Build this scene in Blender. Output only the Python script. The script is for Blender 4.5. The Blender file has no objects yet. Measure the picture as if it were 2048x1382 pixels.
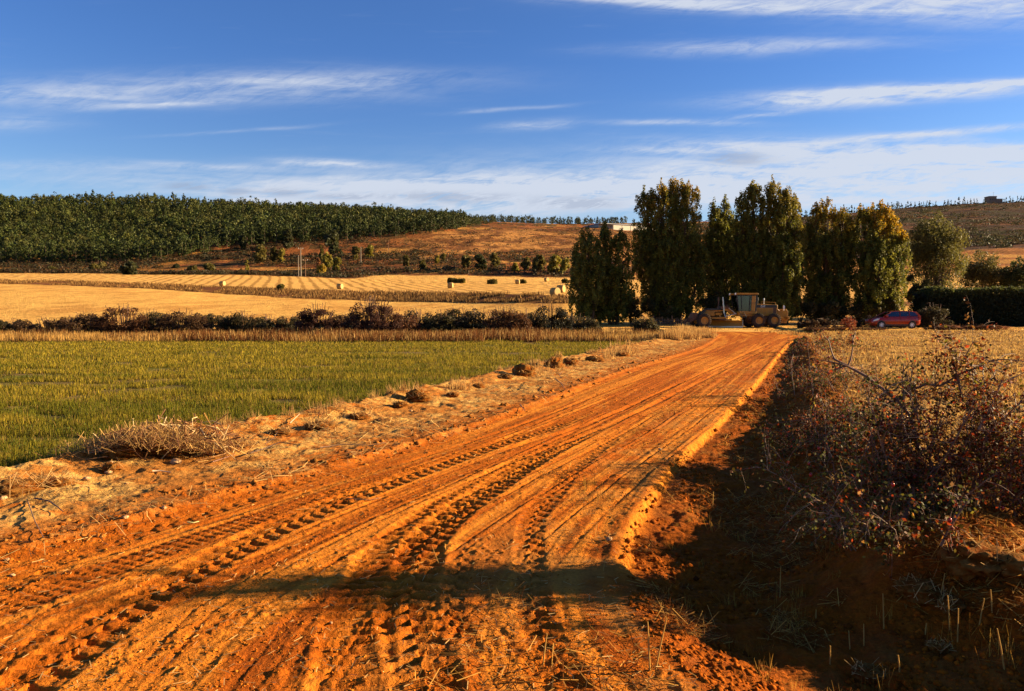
import bpy, bmesh, math, random
import numpy as np
from mathutils import Vector, Matrix, Euler
R = math.radians
SC = bpy.context.scene
COL = SC.collection

# ------------------------------------------------------------------ camera
F, CX, CY, Y0, CAMH = 1500.0, 1024.0, 691.0, 625.0, 1.70
PITCH = math.atan((CY - Y0) / F)
cd = bpy.data.cameras.new('camera')
cam = bpy.data.objects.new('camera', cd)
COL.objects.link(cam)
cd.sensor_width = 36; cd.sensor_fit = 'HORIZONTAL'; cd.lens = F / 2048 * 36
cd.clip_start = 0.05; cd.clip_end = 12000
cam.location = (0, 0, CAMH)
cam.rotation_euler = (math.pi / 2 - PITCH, 0, 0)
SC.camera = cam

# ------------------------------------------------------------------ exposure
SC.view_settings.view_transform = 'Standard'
SC.view_settings.look = 'None'
SC.view_settings.gamma = 1
SC.view_settings.exposure = 1.9
SC.cycles.max_bounces = 5
SC.cycles.diffuse_bounces = 2
SC.cycles.transparent_max_bounces = 6

# ------------------------------------------------------------------ sun
SUN_AZ = R(81)      # clockwise from +Y (the view), so the sun stands to the right, a little in front
SUN_EL = R(15.5)
sd = bpy.data.lights.new('sun', 'SUN')
sd.energy = 5.0; sd.angle = R(0.53); sd.color = (1.0, 0.75, 0.42)
sun = bpy.data.objects.new('sun', sd); COL.objects.link(sun)
sdir = Vector((math.sin(SUN_AZ) * math.cos(SUN_EL), math.cos(SUN_AZ) * math.cos(SUN_EL), math.sin(SUN_EL)))
sun.rotation_euler = (-sdir).to_track_quat('-Z', 'Y').to_euler()
sun.location = (60, 20, 40)

# ------------------------------------------------------------------ node expression helper
class NX:
    def __init__(s, nt): s.nt = nt
    def n(s, t, **k):
        nd = s.nt.nodes.new(t)
        for a, b in k.items(): setattr(nd, a, b)
        return nd
    def L(s, a, b): s.nt.links.new(a, b)
    def put(s, v, sock):
        if hasattr(v, 'links') or isinstance(v, bpy.types.NodeSocket): s.L(v, sock)
        else: sock.default_value = v
    def m(s, op, *a, clamp=False):
        nd = s.n('ShaderNodeMath', operation=op, use_clamp=clamp)
        for i, v in enumerate(a): s.put(v, nd.inputs[i])
        return nd.outputs[0]
    def mix(s, f, a, b, blend='MIX'):
        nd = s.n('ShaderNodeMix', data_type='RGBA', blend_type=blend)
        s.put(f, nd.inputs[0]); s.put(a, nd.inputs[6]); s.put(b, nd.inputs[7])
        return nd.outputs[2]
    def comb(s, x, y, z=0.0):
        nd = s.n('ShaderNodeCombineXYZ')
        for i, v in enumerate((x, y, z)): s.put(v, nd.inputs[i])
        return nd.outputs[0]
    def noise(s, vec, scale, detail=3, rough=.55, dist=0.0):
        nd = s.n('ShaderNodeTexNoise')
        if vec is not None: s.L(vec, nd.inputs['Vector'])
        nd.inputs['Scale'].default_value = scale; nd.inputs['Detail'].default_value = detail
        nd.inputs['Roughness'].default_value = rough; nd.inputs['Distortion'].default_value = dist
        return nd.outputs[0]
    def smooth(s, v, a, b):
        nd = s.n('ShaderNodeMapRange', interpolation_type='SMOOTHSTEP')
        s.put(v, nd.inputs[0]); s.put(a, nd.inputs[1]); s.put(b, nd.inputs[2])
        return nd.outputs[0]

# ------------------------------------------------------------------ world: sky with cirrus
W = bpy.data.worlds.new('World'); SC.world = W; W.use_nodes = True
nt = W.node_tree; nt.nodes.clear(); X = NX(nt)
sky = X.n('ShaderNodeTexSky', sky_type='NISHITA', sun_disc=False)
sky.sun_elevation = SUN_EL; sky.sun_rotation = SUN_AZ
sky.altitude = 900; sky.air_density = 1.0; sky.dust_density = 0.35; sky.ozone_density = 2.2
tc = X.n('ShaderNodeTexCoord')
sep = X.n('ShaderNodeSeparateXYZ'); X.L(tc.outputs['Generated'], sep.inputs[0])
az = X.m('ARCTAN2', sep.outputs[0], sep.outputs[1])
el = X.m('ARCSINE', sep.outputs[2])
wv = X.comb(X.m('MULTIPLY', az, 2.2), X.m('MULTIPLY', el, 9.0))
warp = X.m('SUBTRACT', X.noise(wv, 1.6, 3, .5), 0.5)
el2 = X.m('ADD', el, X.m('MULTIPLY', warp, 0.014))
az2 = X.m('ADD', az, X.m('MULTIPLY', X.m('SUBTRACT', X.noise(wv, 2.6, 2, .5), .5), 0.12))
yy_ = X.m('MAXIMUM', sep.outputs[1], 0.12)
gu = X.m('DIVIDE', sep.outputs[0], yy_); gw = X.m('DIVIDE', sep.outputs[2], yy_)
el2 = X.m('ADD', gw, X.m('MULTIPLY', warp, 0.016))
az2 = X.m('ADD', gu, X.m('MULTIPLY', X.m('SUBTRACT', X.noise(wv, 2.6, 2, .5), .5), 0.12))
CLOUDS = [  # px, py, half length, half thickness, slope, opacity
    (1620, -14, 560, 44, .035, .60), (1250, 8, 270, 16, .06, .5), (1900, 22, 420, 42, .04, .45), (1500, 26, 380, 12, .045, .4),
    (1540, 100, 290, 15, -.03, .42), (1440, 108, 120, 14, 0, .25),
    (1800, 192, 330, 17, -.045, .95), (1960, 176, 330, 7, -.04, .8), (1620, 208, 200, 16, -.04, .45),
    (1520, 234, 90, 5, -.10, .55), (1930, 266, 260, 8, -.065, .9), (1380, 250, 150, 6, 0, .55),
    (1060, 254, 110, 10, -.05, .5), (1020, 222, 130, 4, -.06, .25), (1330, 307, 130, 9, .02, .6),
    (1800, 300, 420, 22, .015, .8), (1500, 300, 160, 8, .06, .6), (1950, 330, 500, 30, 0, .65), (1750, 372, 800, 62, 0, .95), (1100, 382, 620, 38, 0, .8), (300, 362, 480, 30, 0, .3),
    (430, 183, 500, 32, -.02, .42), (660, 168, 260, 14, -.02, .3), (330, 213, 150, 7, -.05, .55), (90, 195, 240, 24, .02, .25),
    (30, 250, 130, 18, -.02, .3), (655, 329, 120, 8, .05, .8), (440, 333, 140, 6, .03, .5), (160, 335, 340, 12, 0, .2),
    (820, 402, 460, 34, 0, .85), (480, 265, 200, 4, -.06, .2),
]
tot = None
for (px, py, hl, ht, sl, op) in CLOUDS:
    a0 = (px - CX) / F; e0 = (Y0 - py) / F
    la, lb = hl / F, ht / F
    da = X.m('SUBTRACT', az2, a0); de = X.m('SUBTRACT', el2, e0)
    de = X.m('ADD', de, X.m('MULTIPLY', da, sl))
    q = X.m('ADD', X.m('POWER', X.m('ABSOLUTE', X.m('DIVIDE', da, la)), 2.6), X.m('POWER', X.m('ABSOLUTE', X.m('DIVIDE', de, lb)), 2.0))
    g = X.m('MULTIPLY', X.m('EXPONENT', X.m('MULTIPLY', q, -1.3)), op)
    tot = g if tot is None else X.m('ADD', tot, g)
# wispy breakup, long fibres with a slight tilt
fv = X.comb(X.m('MULTIPLY', gu, 3.0), X.m('ADD', X.m('MULTIPLY', el2, 34.0), X.m('MULTIPLY', gu, 0.5)))
fib = X.noise(fv, 1.7, 7, .62, .5)
fv2 = X.comb(X.m('MULTIPLY', gu, 16.0), X.m('ADD', X.m('MULTIPLY', el2, 75.0), X.m('MULTIPLY', gu, -16.0)))
fib2 = X.noise(fv2, 1.3, 6, .72, .9)
brk = X.m('ADD', X.m('ADD', X.m('MULTIPLY', X.smooth(fib, .32, .66), .80), .10), X.m('MULTIPLY', X.smooth(fib2, .30, .70), .62))
amt = X.m('MULTIPLY', tot, brk)
amt = X.m('MINIMUM', X.m('ADD', amt, X.m('MULTIPLY', X.smooth(fib, .58, .85), .10)), .93)
# small grey scraps near the horizon
gry = None
for (px, py, hl, ht) in ((375, 375, 42, 8), (490, 384, 36, 7), (600, 385, 48, 9), (700, 396, 60, 6), (900, 398, 120, 10), (1150, 410, 80, 12), (1480, 320, 60, 12)):
    a0 = (px - CX) / F; e0 = (Y0 - py) / F
    da = X.m('DIVIDE', X.m('SUBTRACT', az2, a0), hl / F); de = X.m('DIVIDE', X.m('SUBTRACT', el2, e0), ht / F)
    g = X.m('EXPONENT', X.m('MULTIPLY', X.m('ADD', X.m('MULTIPLY', da, da), X.m('MULTIPLY', de, de)), -1.2))
    gry = g if gry is None else X.m('ADD', gry, g)
gry = X.m('MINIMUM', X.m('MULTIPLY', gry, X.smooth(fib2, .35, .6)), .5)
up = X.smooth(el, -0.02, 0.02)
amt = X.m('MULTIPLY', amt, up)
WS = 0.038
skc = X.mix(1.0, sky.outputs[0], X.mix(X.smooth(el, .04, .34), (0.98, 1.06, 1.16, 1), (0.55, 0.82, 1.28, 1)), 'MULTIPLY')
c = X.mix(amt, skc, (4.7, 5.1, 5.9, 1))
c = X.mix(gry, c, (2.3, 2.8, 3.9, 1))
bg = X.n('ShaderNodeBackground'); X.L(c, bg.inputs[0]); bg.inputs[1].default_value = WS
wo = X.n('ShaderNodeOutputWorld'); X.L(bg.outputs[0], wo.inputs[0])

# ================================================================== helpers
rng = np.random.default_rng(7)
random.seed(7)

def tag(o, label=None, cat=None, group=None, kind=None):
    if label: o['label'] = label
    if cat: o['category'] = cat
    if group: o['group'] = group
    if kind: o['kind'] = kind
    return o

def empty(name, loc, rz=0, **k):
    o = bpy.data.objects.new(name, None); COL.objects.link(o)
    o.location = loc; o.rotation_euler = (0, 0, rz); o.empty_display_size = .3
    return tag(o, **k)

def add_obj(name, me, parent=None, loc=None):
    o = bpy.data.objects.new(name, me); COL.objects.link(o)
    if parent: o.parent = parent
    if loc is not None: o.location = loc
    return o

def mesh_np(name, V, Q=None, T=None, C=None, mat=None, smooth=False):
    me = bpy.data.meshes.new(name)
    V = np.asarray(V, np.float32)
    parts = []; counts = []
    if Q is not None and len(Q): parts.append(np.asarray(Q, np.int32).ravel()); counts.append(np.full(len(Q), 4, np.int32))
    if T is not None and len(T): parts.append(np.asarray(T, np.int32).ravel()); counts.append(np.full(len(T), 3, np.int32))
    loops = np.concatenate(parts); cnt = np.concatenate(counts)
    st = np.concatenate([[0], np.cumsum(cnt)[:-1]]).astype(np.int32)
    me.vertices.add(len(V)); me.vertices.foreach_set('co', V.ravel())
    me.loops.add(len(loops)); me.loops.foreach_set('vertex_index', loops)
    me.polygons.add(len(cnt)); me.polygons.foreach_set('loop_start', st)
    if smooth: me.polygons.foreach_set('use_smooth', np.ones(len(cnt), bool))
    if C is not None:
        at = me.color_attributes.new('Col', 'FLOAT_COLOR', 'POINT')
        cc = np.ones((len(V), 4), np.float32); cc[:, :3] = C
        at.data.foreach_set('color', cc.ravel())
    me.update(calc_edges=True)
    if mat: me.materials.append(mat)
    return me

def nrm(a): return a / (np.linalg.norm(a, axis=-1, keepdims=True) + 1e-9)

class Buf:
    """collects quads and tubes with a colour per vertex; built as ONE mesh"""
    def __init__(s): s.V = []; s.Q = []; s.C = []; s.n = 0
    def quads(s, P, C):
        n = len(P)
        if n == 0: return
        s.V.append(P.reshape(-1, 3)); s.Q.append(np.arange(n * 4).reshape(n, 4) + s.n)
        C = np.asarray(C, float)
        if C.ndim == 1: C = np.tile(C, (n, 1))
        s.C.append(np.repeat(C, 4, axis=0)); s.n += n * 4
    def tube(s, pts, rad, col, k=5):
        pts = np.asarray(pts, float); m = len(pts); rad = np.broadcast_to(np.asarray(rad, float), (m,))
        t = nrm(np.gradient(pts, axis=0))
        ref = np.array([0, 0, 1.]) if abs(t[:, 2]).mean() < .8 else np.array([1., 0, 0])
        a = nrm(np.cross(t, ref)); b = np.cross(t, a)
        an = np.linspace(0, 2 * np.pi, k, endpoint=False)
        ring = pts[:, None] + rad[:, None, None] * (np.cos(an)[None, :, None] * a[:, None] + np.sin(an)[None, :, None] * b[:, None])
        s.V.append(ring.reshape(-1, 3))
        i = np.arange(m - 1)[:, None] * k; j = np.arange(k)[None, :]; j2 = (j + 1) % k
        q = np.stack([i + j, i + j2, i + k + j2, i + k + j], -1).reshape(-1, 4)
        s.Q.append(q + s.n); s.C.append(np.tile(np.asarray(col, float), (m * k, 1))); s.n += m * k
    def arrays(s): return np.concatenate(s.V), np.concatenate(s.Q), np.concatenate(s.C)
    def mesh(s, name, mat, smooth=False):
        V, Q, C = s.arrays(); return mesh_np(name, V, Q, None, C, mat, smooth)
    def build(s, name, mat, parent=None, loc=None, smooth=False):
        return add_obj(name, s.mesh(name, mat, smooth), parent, loc)

def leafquads(Cn, N, size, asp, rg, jit=.55):
    """diamond leaves: centres, preferred normals, size"""
    n = len(Cn); N = nrm(nrm(N) * (1 - jit) + rg.normal(size=(n, 3)) * jit)
    r = rg.normal(size=(n, 3)); a = nrm(np.cross(N, r)); b = np.cross(N, a)
    size = np.broadcast_to(size, (n,))[:, None]
    a = a * size * .5; b = b * size * .5 * asp
    return np.stack([Cn - a, Cn - b, Cn + a, Cn + b], 1)

def sph(n, rg): return nrm(rg.normal(size=(n, 3)))

# numpy noise
def _h(ix, iy, s):
    n = (ix.astype(np.int64) * 374761393 + iy.astype(np.int64) * 668265263 + s * 982451653) & 0xffffffff
    n = ((n ^ (n >> 13)) * 1274126177) & 0xffffffff
    return ((n ^ (n >> 16)) & 0xffff) / 65535.0
def vn(x, y, s=0):
    ix = np.floor(x); iy = np.floor(y); fx = x - ix; fy = y - iy
    fx = fx * fx * (3 - 2 * fx); fy = fy * fy * (3 - 2 * fy)
    a = _h(ix, iy, s); b = _h(ix + 1, iy, s); c_ = _h(ix, iy + 1, s); d = _h(ix + 1, iy + 1, s)
    return (a * (1 - fx) + b * fx) * (1 - fy) + (c_ * (1 - fx) + d * fx) * fy
def fbm(x, y, o=4, s=0, g=.5):
    t = 0; a = 1; w = 0
    for i in range(o):
        t = t + a * vn(x * 2 ** i + i * 17.3, y * 2 ** i + i * 9.1, s + i); w += a; a *= g
    return t / w
def sst(x, a, b):
    t = np.clip((x - a) / (b - a), 0, 1); return t * t * (3 - 2 * t)
def lerp(a, b, t): return a + (b - a) * t
def mixc(a, b, t): return a + (np.asarray(b, float) - a) * np.asarray(t)[..., None]

def pchip(xk, yk):
    xk = np.asarray(xk, float); yk = np.asarray(yk, float)
    h = np.diff(xk); d = np.diff(yk) / h
    m = np.zeros(len(xk)); m[0] = d[0]; m[-1] = d[-1]
    for i in range(1, len(xk) - 1):
        if d[i - 1] * d[i] > 0:
            w1 = 2 * h[i] + h[i - 1]; w2 = h[i] + 2 * h[i - 1]
            m[i] = (w1 + w2) / (w1 / d[i - 1] + w2 / d[i])
    def f(x):
        x = np.clip(x, xk[0], xk[-1]); i = np.clip(np.searchsorted(xk, x) - 1, 0, len(xk) - 2)
        t = (x - xk[i]) / h[i]; t2 = t * t; t3 = t2 * t
        return (2*t3-3*t2+1)*yk[i] + (t3-2*t2+t)*h[i]*m[i] + (-2*t3+3*t2)*yk[i+1] + (t3-t2)*h[i]*m[i+1]
    return f

def ray(px, py):
    dv = -(py - CY) / F; sp, cp = math.sin(PITCH), math.cos(PITCH)
    return (px - CX) / F, cp + dv * sp, -sp + dv * cp
def gnd(px, py, z=0.0):
    a, b, c_ = ray(px, py); t = (z - CAMH) / c_
    return a * t, b * t
def slope(py):
    a, b, c_ = ray(CX, py); return c_ / b
def pt(px, py, Y):
    a, b, c_ = ray(px, py); t = Y / b
    return np.array([a * t, Y, CAMH + c_ * t])

# ================================================================== terrain
def edge(pts, z=0.0, head=None):
    g = [gnd(px, py, z) for px, py in pts]
    g = sorted([(y, x) for x, y in g])
    if head: g = head + g
    return pchip([a for a, b in g], [b for a, b in g])
XL = edge([(0,1122),(200,1068),(400,1012),(560,968),(700,932),(860,885),(1000,838),(1110,797),(1200,762),(1300,728),(1390,701),(1430,680),(1440,669)], 0, [(0, -8.5), (2.5, -5.6), (4.2, -4.3)])
XF = edge([(0,966),(180,925),(330,885),(450,868),(600,846),(720,820),(810,797),(930,770),(1040,742),(1180,712),(1270,692),(1375,672)], 0, [(0, -12), (3, -8.6), (5.5, -6.4)])
XR = edge([(1425,1382),(1300,1272),(1240,1165),(1243,1100),(1265,1040),(1300,985),(1340,930),(1395,880),(1460,818),(1505,772),(1540,730),(1565,700),(1590,680),(1640,668)], 0, [(0, 2.2), (2.6, 1.3)])
XB = edge([(1590,664),(1612,672),(1622,690),(1640,730),(1660,770),(1690,820),(1760,900),(1860,1000),(1960,1110)], .26, [(0, 4.6), (2.6, 3.6)])

COLS = np.array([-600, 0, 300, 450, 600, 750, 900, 1140, 1400, 1600, 1850, 2048, 2700.])
def row(Ys, pys): return (np.array(Ys, float), np.array([CAMH + y * slope(p) for y, p in zip(Ys, pys)], float))
ROWS = [
    (np.full(13, 0.), np.zeros(13)),
    (np.full(13, 60.), np.zeros(13)),
    row([82]*13, [640, 640, 641, 642, 643, 644, 645, 646, 646, 648, 648, 648, 648]),
    row([205,200,190,178,162,150,134,108,110,112,115,120,125], [562,568,577,588,596,602,605,607,611,612,612,610,605]),
    row([225,220,208,196,182,168,150,120,122,125,130,135,145], [556,560,567,573,579,583,585,591,600,602,603,600,596]),
    row([305,300,292,284,276,262,244,206,220,230,230,230,240], [542,547,549,551,554,559,564,571,574,574,572,568,560]),
    row([335,332,330,328,325,318,310,300,300,310,320,320,320], [538,543,545,546,548,550,550,556,560,558,548,544,540]),
    row([375,375,380,385,390,390,385,380,400,420,430,430,430], [522,526,521,515,511,510,514,520,522,520,508,494,480]),
    row([440,440,440,430,440,460,480,500,520,560,580,600,620], [497,500,498,487,481,470,460,462,475,470,478,470,455]),
    row([640,640,640,640,640,650,660,700,760,850,980,1020,1100], [405,409,414,419,425,432,440,447,443,434,412,403,396]),
    (np.array([900,900,900,900,900,920,950,1000,1100,1200,1400,1500,1600.]), np.array([70,70,70,60,55,50,45,45,50,70,100,110,110.])),
    (np.full(13, 3500.), np.full(13, 0.)),
]
RY = [pchip(COLS, r[0]) for r in ROWS]
RZ = [pchip(COLS, r[1]) for r in ROWS]

def far(Xc, Yc):
    """returns height and continuous row index"""
    c_ = np.clip(CX + F * Xc / np.maximum(Yc, 1e-3), -600, 2700)
    z = np.zeros_like(Yc); t = np.zeros_like(Yc)
    y0 = RY[0](c_); z0 = RZ[0](c_)
    for k in range(1, len(ROWS)):
        y1 = RY[k](c_); z1 = RZ[k](c_)
        m = (Yc >= y0) & (Yc < y1)
        f = np.where(m, (Yc - y0) / np.maximum(y1 - y0, 1e-6), 0)
        z = np.where(m, lerp(z0, z1, f), z); t = np.where(m, k - 1 + f, t)
        y0, z0 = y1, z1
    return z, t

TRACKS = []
def track(pts, w, kind, sp, dep):
    g = sorted([(gnd(px, py)[1], gnd(px, py)[0]) for px, py in pts])
    ys = np.array([a for a, b in g]); xs = np.array([b for a, b in g])
    f = pchip(ys, xs)
    yy = np.linspace(ys[0], ys[-1], 1500); xx = f(yy)
    s = np.concatenate([[0], np.cumsum(np.hypot(np.diff(yy), np.diff(xx)))])
    TRACKS.append((ys[0], ys[-1], yy, xx, s, np.gradient(xx, yy), w, kind, sp, dep))
track([(-160,1520),(60,1370),(250,1228),(450,1112),(620,1032),(800,962),(950,906),(1100,857),(1230,812)], .30, 'lug', .155, .024)
track([(-60,1250),(150,1168),(340,1098),(520,1040),(700,982),(860,930),(1000,888)], .30, 'rib', .085, .010)
track([(-60,1215),(100,1130),(260,1072),(430,1020),(650,945),(800,900)], .26, 'lug', .17, .011)
track([(-100,1440),(60,1310),(250,1185),(400,1115)], .20, 'rib', .09, .010)
track([(690,1480),(700,1382),(715,1260),(760,1135),(860,1043),(1000,957),(1120,892),(1240,835)], .36, 'rib', .11, .024)
track([(865,1500),(850,1382),(828,1280),(822,1180),(845,1100),(905,1035),(1000,968),(1090,912),(1200,856)], .30, 'lug', .15, .026)
track([(930,1300),(900,1200),(925,1110),(975,1050)], .16, 'lug', .16, .015)
track([(1150,1420),(1090,1280),(1058,1150),(1062,1060),(1110,985),(1190,905),(1280,840)], .20, 'lug', .16, .015)
track([(560,1500),(590,1340),(660,1200),(760,1100)], .10, 'groove', 1, .013)
track([(1150,1480),(1050,1330),(975,1210),(960,1120)], .05, 'groove', 1, .012)
track([(1300,1420),(1200,1330),(1130,1260)], .16, 'groove', 1, .022)
track([(150,1460),(300,1310),(450,1180),(520,1120),(700,1040)], .10, 'groove', 1, .009)
track([(250,1440),(400,1255),(560,1130),(720,1055),(900,975),(1100,880),(1300,790),(1480,715),(1560,680)], .05, 'groove', 1, .009)
track([(1000,903),(1150,860),(1300,795),(1400,750),(1500,705),(1580,672)], .12, 'groove', 1, .022)
track([(1060,915),(1220,852),(1350,790),(1460,735),(1560,684)], .12, 'groove', 1, .018)
for k_ in range(15):
    o_ = -520 + k_ * 78 + 25 * math.sin(k_ * 2.7)
    track([(x + o_ * w_, y) for x, y, w_ in ((330, 1400, 1.0), (470, 1250, .95), (640, 1130, .82), (820, 1040, .66), (1010, 950, .5), (1180, 870, .38), (1330, 795, .27), (1450, 730, .17), (1530, 690, .10))], .022 + .03 * ((k_ * 7) % 5) / 5, 'groove', 1, .006 + .007 * ((k_ * 3) % 4) / 4)
track([(800,930),(1000,865),(1200,790),(1400,715),(1480,680)], .10, 'groove', 1, .014)

def near(Xc, Yc):
    xl, xf, xr, xb = XL(Yc), XF(Yc), XR(Yc), XB(Yc)
    wid = np.maximum(xr - xl, .5)
    v = (Xc - xl) / wid
    inroad = sst(Xc, xl - .05, xl + .12) * (1 - sst(Xc, xr - .10, xr + .02))
    # road: slightly rutted with long streaks
    st = fbm(v * 55, Yc * .28 + 3, 4, 11, .6) - .5
    st2 = fbm(v * 14, Yc * .16, 3, 12) - .5
    z = inroad * ((fbm(v * 160, Yc * .22, 2, 14) - .5) * .006 + st * .014 + st2 * .03 + .02 * np.sin(v * np.pi))
    nn = fbm(Xc * 9, Yc * 9, 4, 21, .62)
    z = z + inroad * (np.maximum(nn - .60, 0) * .05 + (fbm(Xc * 34, Yc * 34, 2, 22) - .5) * .006)
    tr_ = np.zeros_like(z)
    for (ya, yb, yy, xx, s, dx, w, kind, sp, dep) in TRACKS:
        m = (Yc >= ya) & (Yc <= yb)
        if not m.any(): continue
        Ym, Xm = Yc[m], Xc[m]
        th = np.interp(Ym, yy, dx); cs = 1 / np.sqrt(1 + th * th)
        u = (Xm - np.interp(Ym, yy, xx)) * cs + .03 * (vn(Ym * 1.7, Ym * 0, 31) - .5)
        ss = np.interp(Ym, yy, s) - (Xm - np.interp(Ym, yy, xx)) * th * cs * -1
        fade = sst(Ym, ya, ya + .2) * (1 - sst(Ym, yb * .75, yb))
        b = 1 - sst(np.abs(u), w * .42, w * .62)
        rim = np.exp(-((np.abs(u) - w * .62) / .04) ** 2)
        dm = .45 + 1.0 * fbm(Xm * 1.6, Ym * 1.1, 3, 41)
        if kind == 'groove':
            fade = fade * lerp(.45, 1, sst(Ym, 4, 8)); d = -dep * np.exp(-(u / (w * .5)) ** 2) * dm * (0.6 + .8 * fbm(Xm * 6, Ym * 6, 2, 5)) + dep * .35 * rim
        else:
            ph = ss / sp + np.abs(u) / w * (.55 if kind == 'lug' else .25) + (u > 0) * (.5 if kind == 'lug' else 0)
            ph = ph + .14 * fbm(Xm * 5, Ym * 5, 2, 43)
            c_ = .5 + .5 * np.cos(2 * np.pi * ph)
            pul = sst(c_, .50, .80); fade = fade * lerp(.92, .78, sst(Ym, 4.5, 8))
            d = -dep * b * (.18 + pul * 1.0) * dm + dep * .26 * rim * dm
        z[m] += d * fade
        tr_[m] = np.maximum(tr_[m], b * fade)
    # verge on the left, a low bank of scraped litter and clods
    iv = sst(Xc, xf - .25, xf + .1) * (1 - sst(Xc, xl - .1, xl + .05))
    vv = np.clip((Xc - xf) / np.maximum(xl - xf, .3), 0, 1)
    cl = fbm(Xc * 2.2, Yc * 2.2, 5, 51, .6); cl2 = fbm(Xc * 7, Yc * 7, 4, 52, .6)
    z = z + iv * (.05 + .12 * np.exp(-(vv / .22) ** 2) + (cl - .45) * .13 * (1.25 - vv) + (cl2 - .5) * .05)
    # crumbly windrow on the left road edge
    z = z + .030 * np.exp(-((Xc - xl + .02) / .09) ** 2) * fbm(Xc * 10, Yc * 10, 3, 53) * 1.4
    # field to the left
    fl = 1 - sst(Xc, xf - .4, xf)
    z = z + fl * (-.06 + (fbm(Xc * .8, Yc * .8, 4, 61) - .5) * .09)
    # ditch and bank on the right
    dr = np.maximum(Xc - xr, 0); bw = np.maximum(xb - xr, .4); q = dr / bw
    sc = sst(Yc, 4.5, 5.2)
    wob = ((fbm(Yc * 5, Xc * .0 + 3, 3, 71) - .5) * .16 + (fbm(Yc * 22, Xc * 12, 3, 72) - .5) * .13) * sc
    step = sst(Xc - xr + wob, 0.0, lerp(.5, .075, sc)) * lerp(.10, .075, sc)
    deep = lerp(.22, .16, sst(Yc, 6, 12)); hp = lerp(.21, .16, sst(Yc, 6, 12)) * lerp(.05, 1, sst(Yc, 3.7, 4.9)); deep = deep * lerp(.75, 1, sst(Yc, 3.4, 4.8))
    prof = np.where(q < .38, -step - (deep - .13) * sst(q, .0, .34), lerp(-step - (deep - .13), hp, sst(q, .40, 1.0)))
    rt = (Xc > xr - .2) * 1.0
    berm = .16 * np.exp(-((Xc - xb) / .45) ** 2) * (1 - .6 * sst(Yc, 9, 16)) * (.5 + fbm(Xc * 1.2, Yc * 1.2, 3, 73))
    litter = (fbm(Xc * 2.5, Yc * 2.5, 5, 74, .6) - .5) * .14 + (fbm(Xc * 9, Yc * 9, 4, 75, .6) - .5) * .06
    inr = sst(Xc, xr + .02, xr + .3)
    z = z + rt * (prof + berm * inr + litter * inr)
    # furrow rows across the right-hand stubble field
    sf = sst(Xc, xb + .2, xb + 1.0)
    z = z + sf * ((fbm(Xc * .12, Yc * 1.1, 3, 76) - .5) * .12)
    lip = .014 * np.exp(-((Xc - xr + .07) / .07) ** 2) * sc * fbm(Xc * 8, Yc * 8, 3, 77) * 2
    return z + lip, v, inroad, iv, fl, q, tr_, sf

def H(Xc, Yc):
    Xc = np.atleast_1d(np.asarray(Xc, float)); Yc = np.atleast_1d(np.asarray(Yc, float))
    zf, t = far(Xc, Yc)
    zn = np.zeros_like(Yc); mk = Yc < 84.5
    if mk.any(): zn[mk] = near(Xc[mk], np.clip(Yc[mk], 0, 70))[0]
    tap = 1 - sst(Yc, 66, 84)
    g = sst(Yc, 70, 200)
    zn2 = g * ((fbm(Xc * .03, Yc * .03, 4, 81) - .5) * 3.0 * sst(Yc, 240, 420) + (fbm(Xc * .12, Yc * .12, 3, 82) - .5) * .5)
    return zf + zn * tap + zn2

def h1(x, y): return float(H([x], [y])[0])
def onpix(px, Y):
    x = (px - CX) / F * Y
    return np.array([x, Y, h1(x, Y)])
def hit(px, py, ymin=2.0, ymax=1200):
    Ys = np.geomspace(ymin, ymax, 2500)
    a, b, c_ = ray(px, py)
    xs = a / b * Ys; zs = CAMH + c_ / b * Ys
    d = zs - H(xs, Ys)
    i = np.argmax(d < 0) if (d < 0).any() else len(Ys) - 1
    return np.array([xs[i], Ys[i], float(H(xs[i:i+1], Ys[i:i+1])[0])])

# colours (albedo, linear)
SOIL = np.array([.33, .081, .006]); SOIL_L = np.array([.50, .165, .017]); SOIL_D = np.array([.19, .040, .005])
STRAW = np.array([.50, .28, .075]); STRAWD = np.array([.28, .125, .028]); GOLD = np.array([.68, .385, .095]); GOLD_D = np.array([.50, .24, .055])
GRS = np.array([.115, .105, .016]); GRS_B = np.array([.15, .10, .035]); BRN = np.array([.16, .060, .022]); RUST = np.array([.26, .088, .026]); DKG = np.array([.045, .040, .016])

# grid: columns are rays from the road end of the plot, rows spread geometrically -> fine near, coarse far
un = np.concatenate([-np.geomspace(1.6, .76, 60)[:-1], np.linspace(-.76, .76, 1060), np.geomspace(.76, 1.6, 60)[1:]])
yr = np.concatenate([np.geomspace(1.7, 14, 640)[:-1], np.geomspace(14, 66, 360)[:-1], np.geomspace(66, 1100, 460)[:-1], np.geomspace(1100, 3400, 25)])
GY, GU = np.meshgrid(yr, un, indexing='ij'); GX = GY * GU
nr, nc = GX.shape
fx, fy = GX.ravel(), GY.ravel()
Z = H(fx, fy)
zf_, T_ = far(fx, fy)
mk = fy < 84.5
NR = near(fx[mk], np.clip(fy[mk], 0, 70))
def full(a):
    r = np.zeros_like(fx); r[mk] = a; return r
v_, road_, q_, trk_ = full(NR[1]), full(NR[2]), full(NR[5]), full(NR[6])
cpx = CX + F * fx / fy
n1 = fbm(fx * .6, fy * .6, 4, 101); n2 = fbm(fx * 3, fy * 3, 4, 102); n3 = fbm(fx * 12, fy * 12, 3, 103); n4 = fbm(fx * .05, fy * .05, 4, 104)
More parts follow.
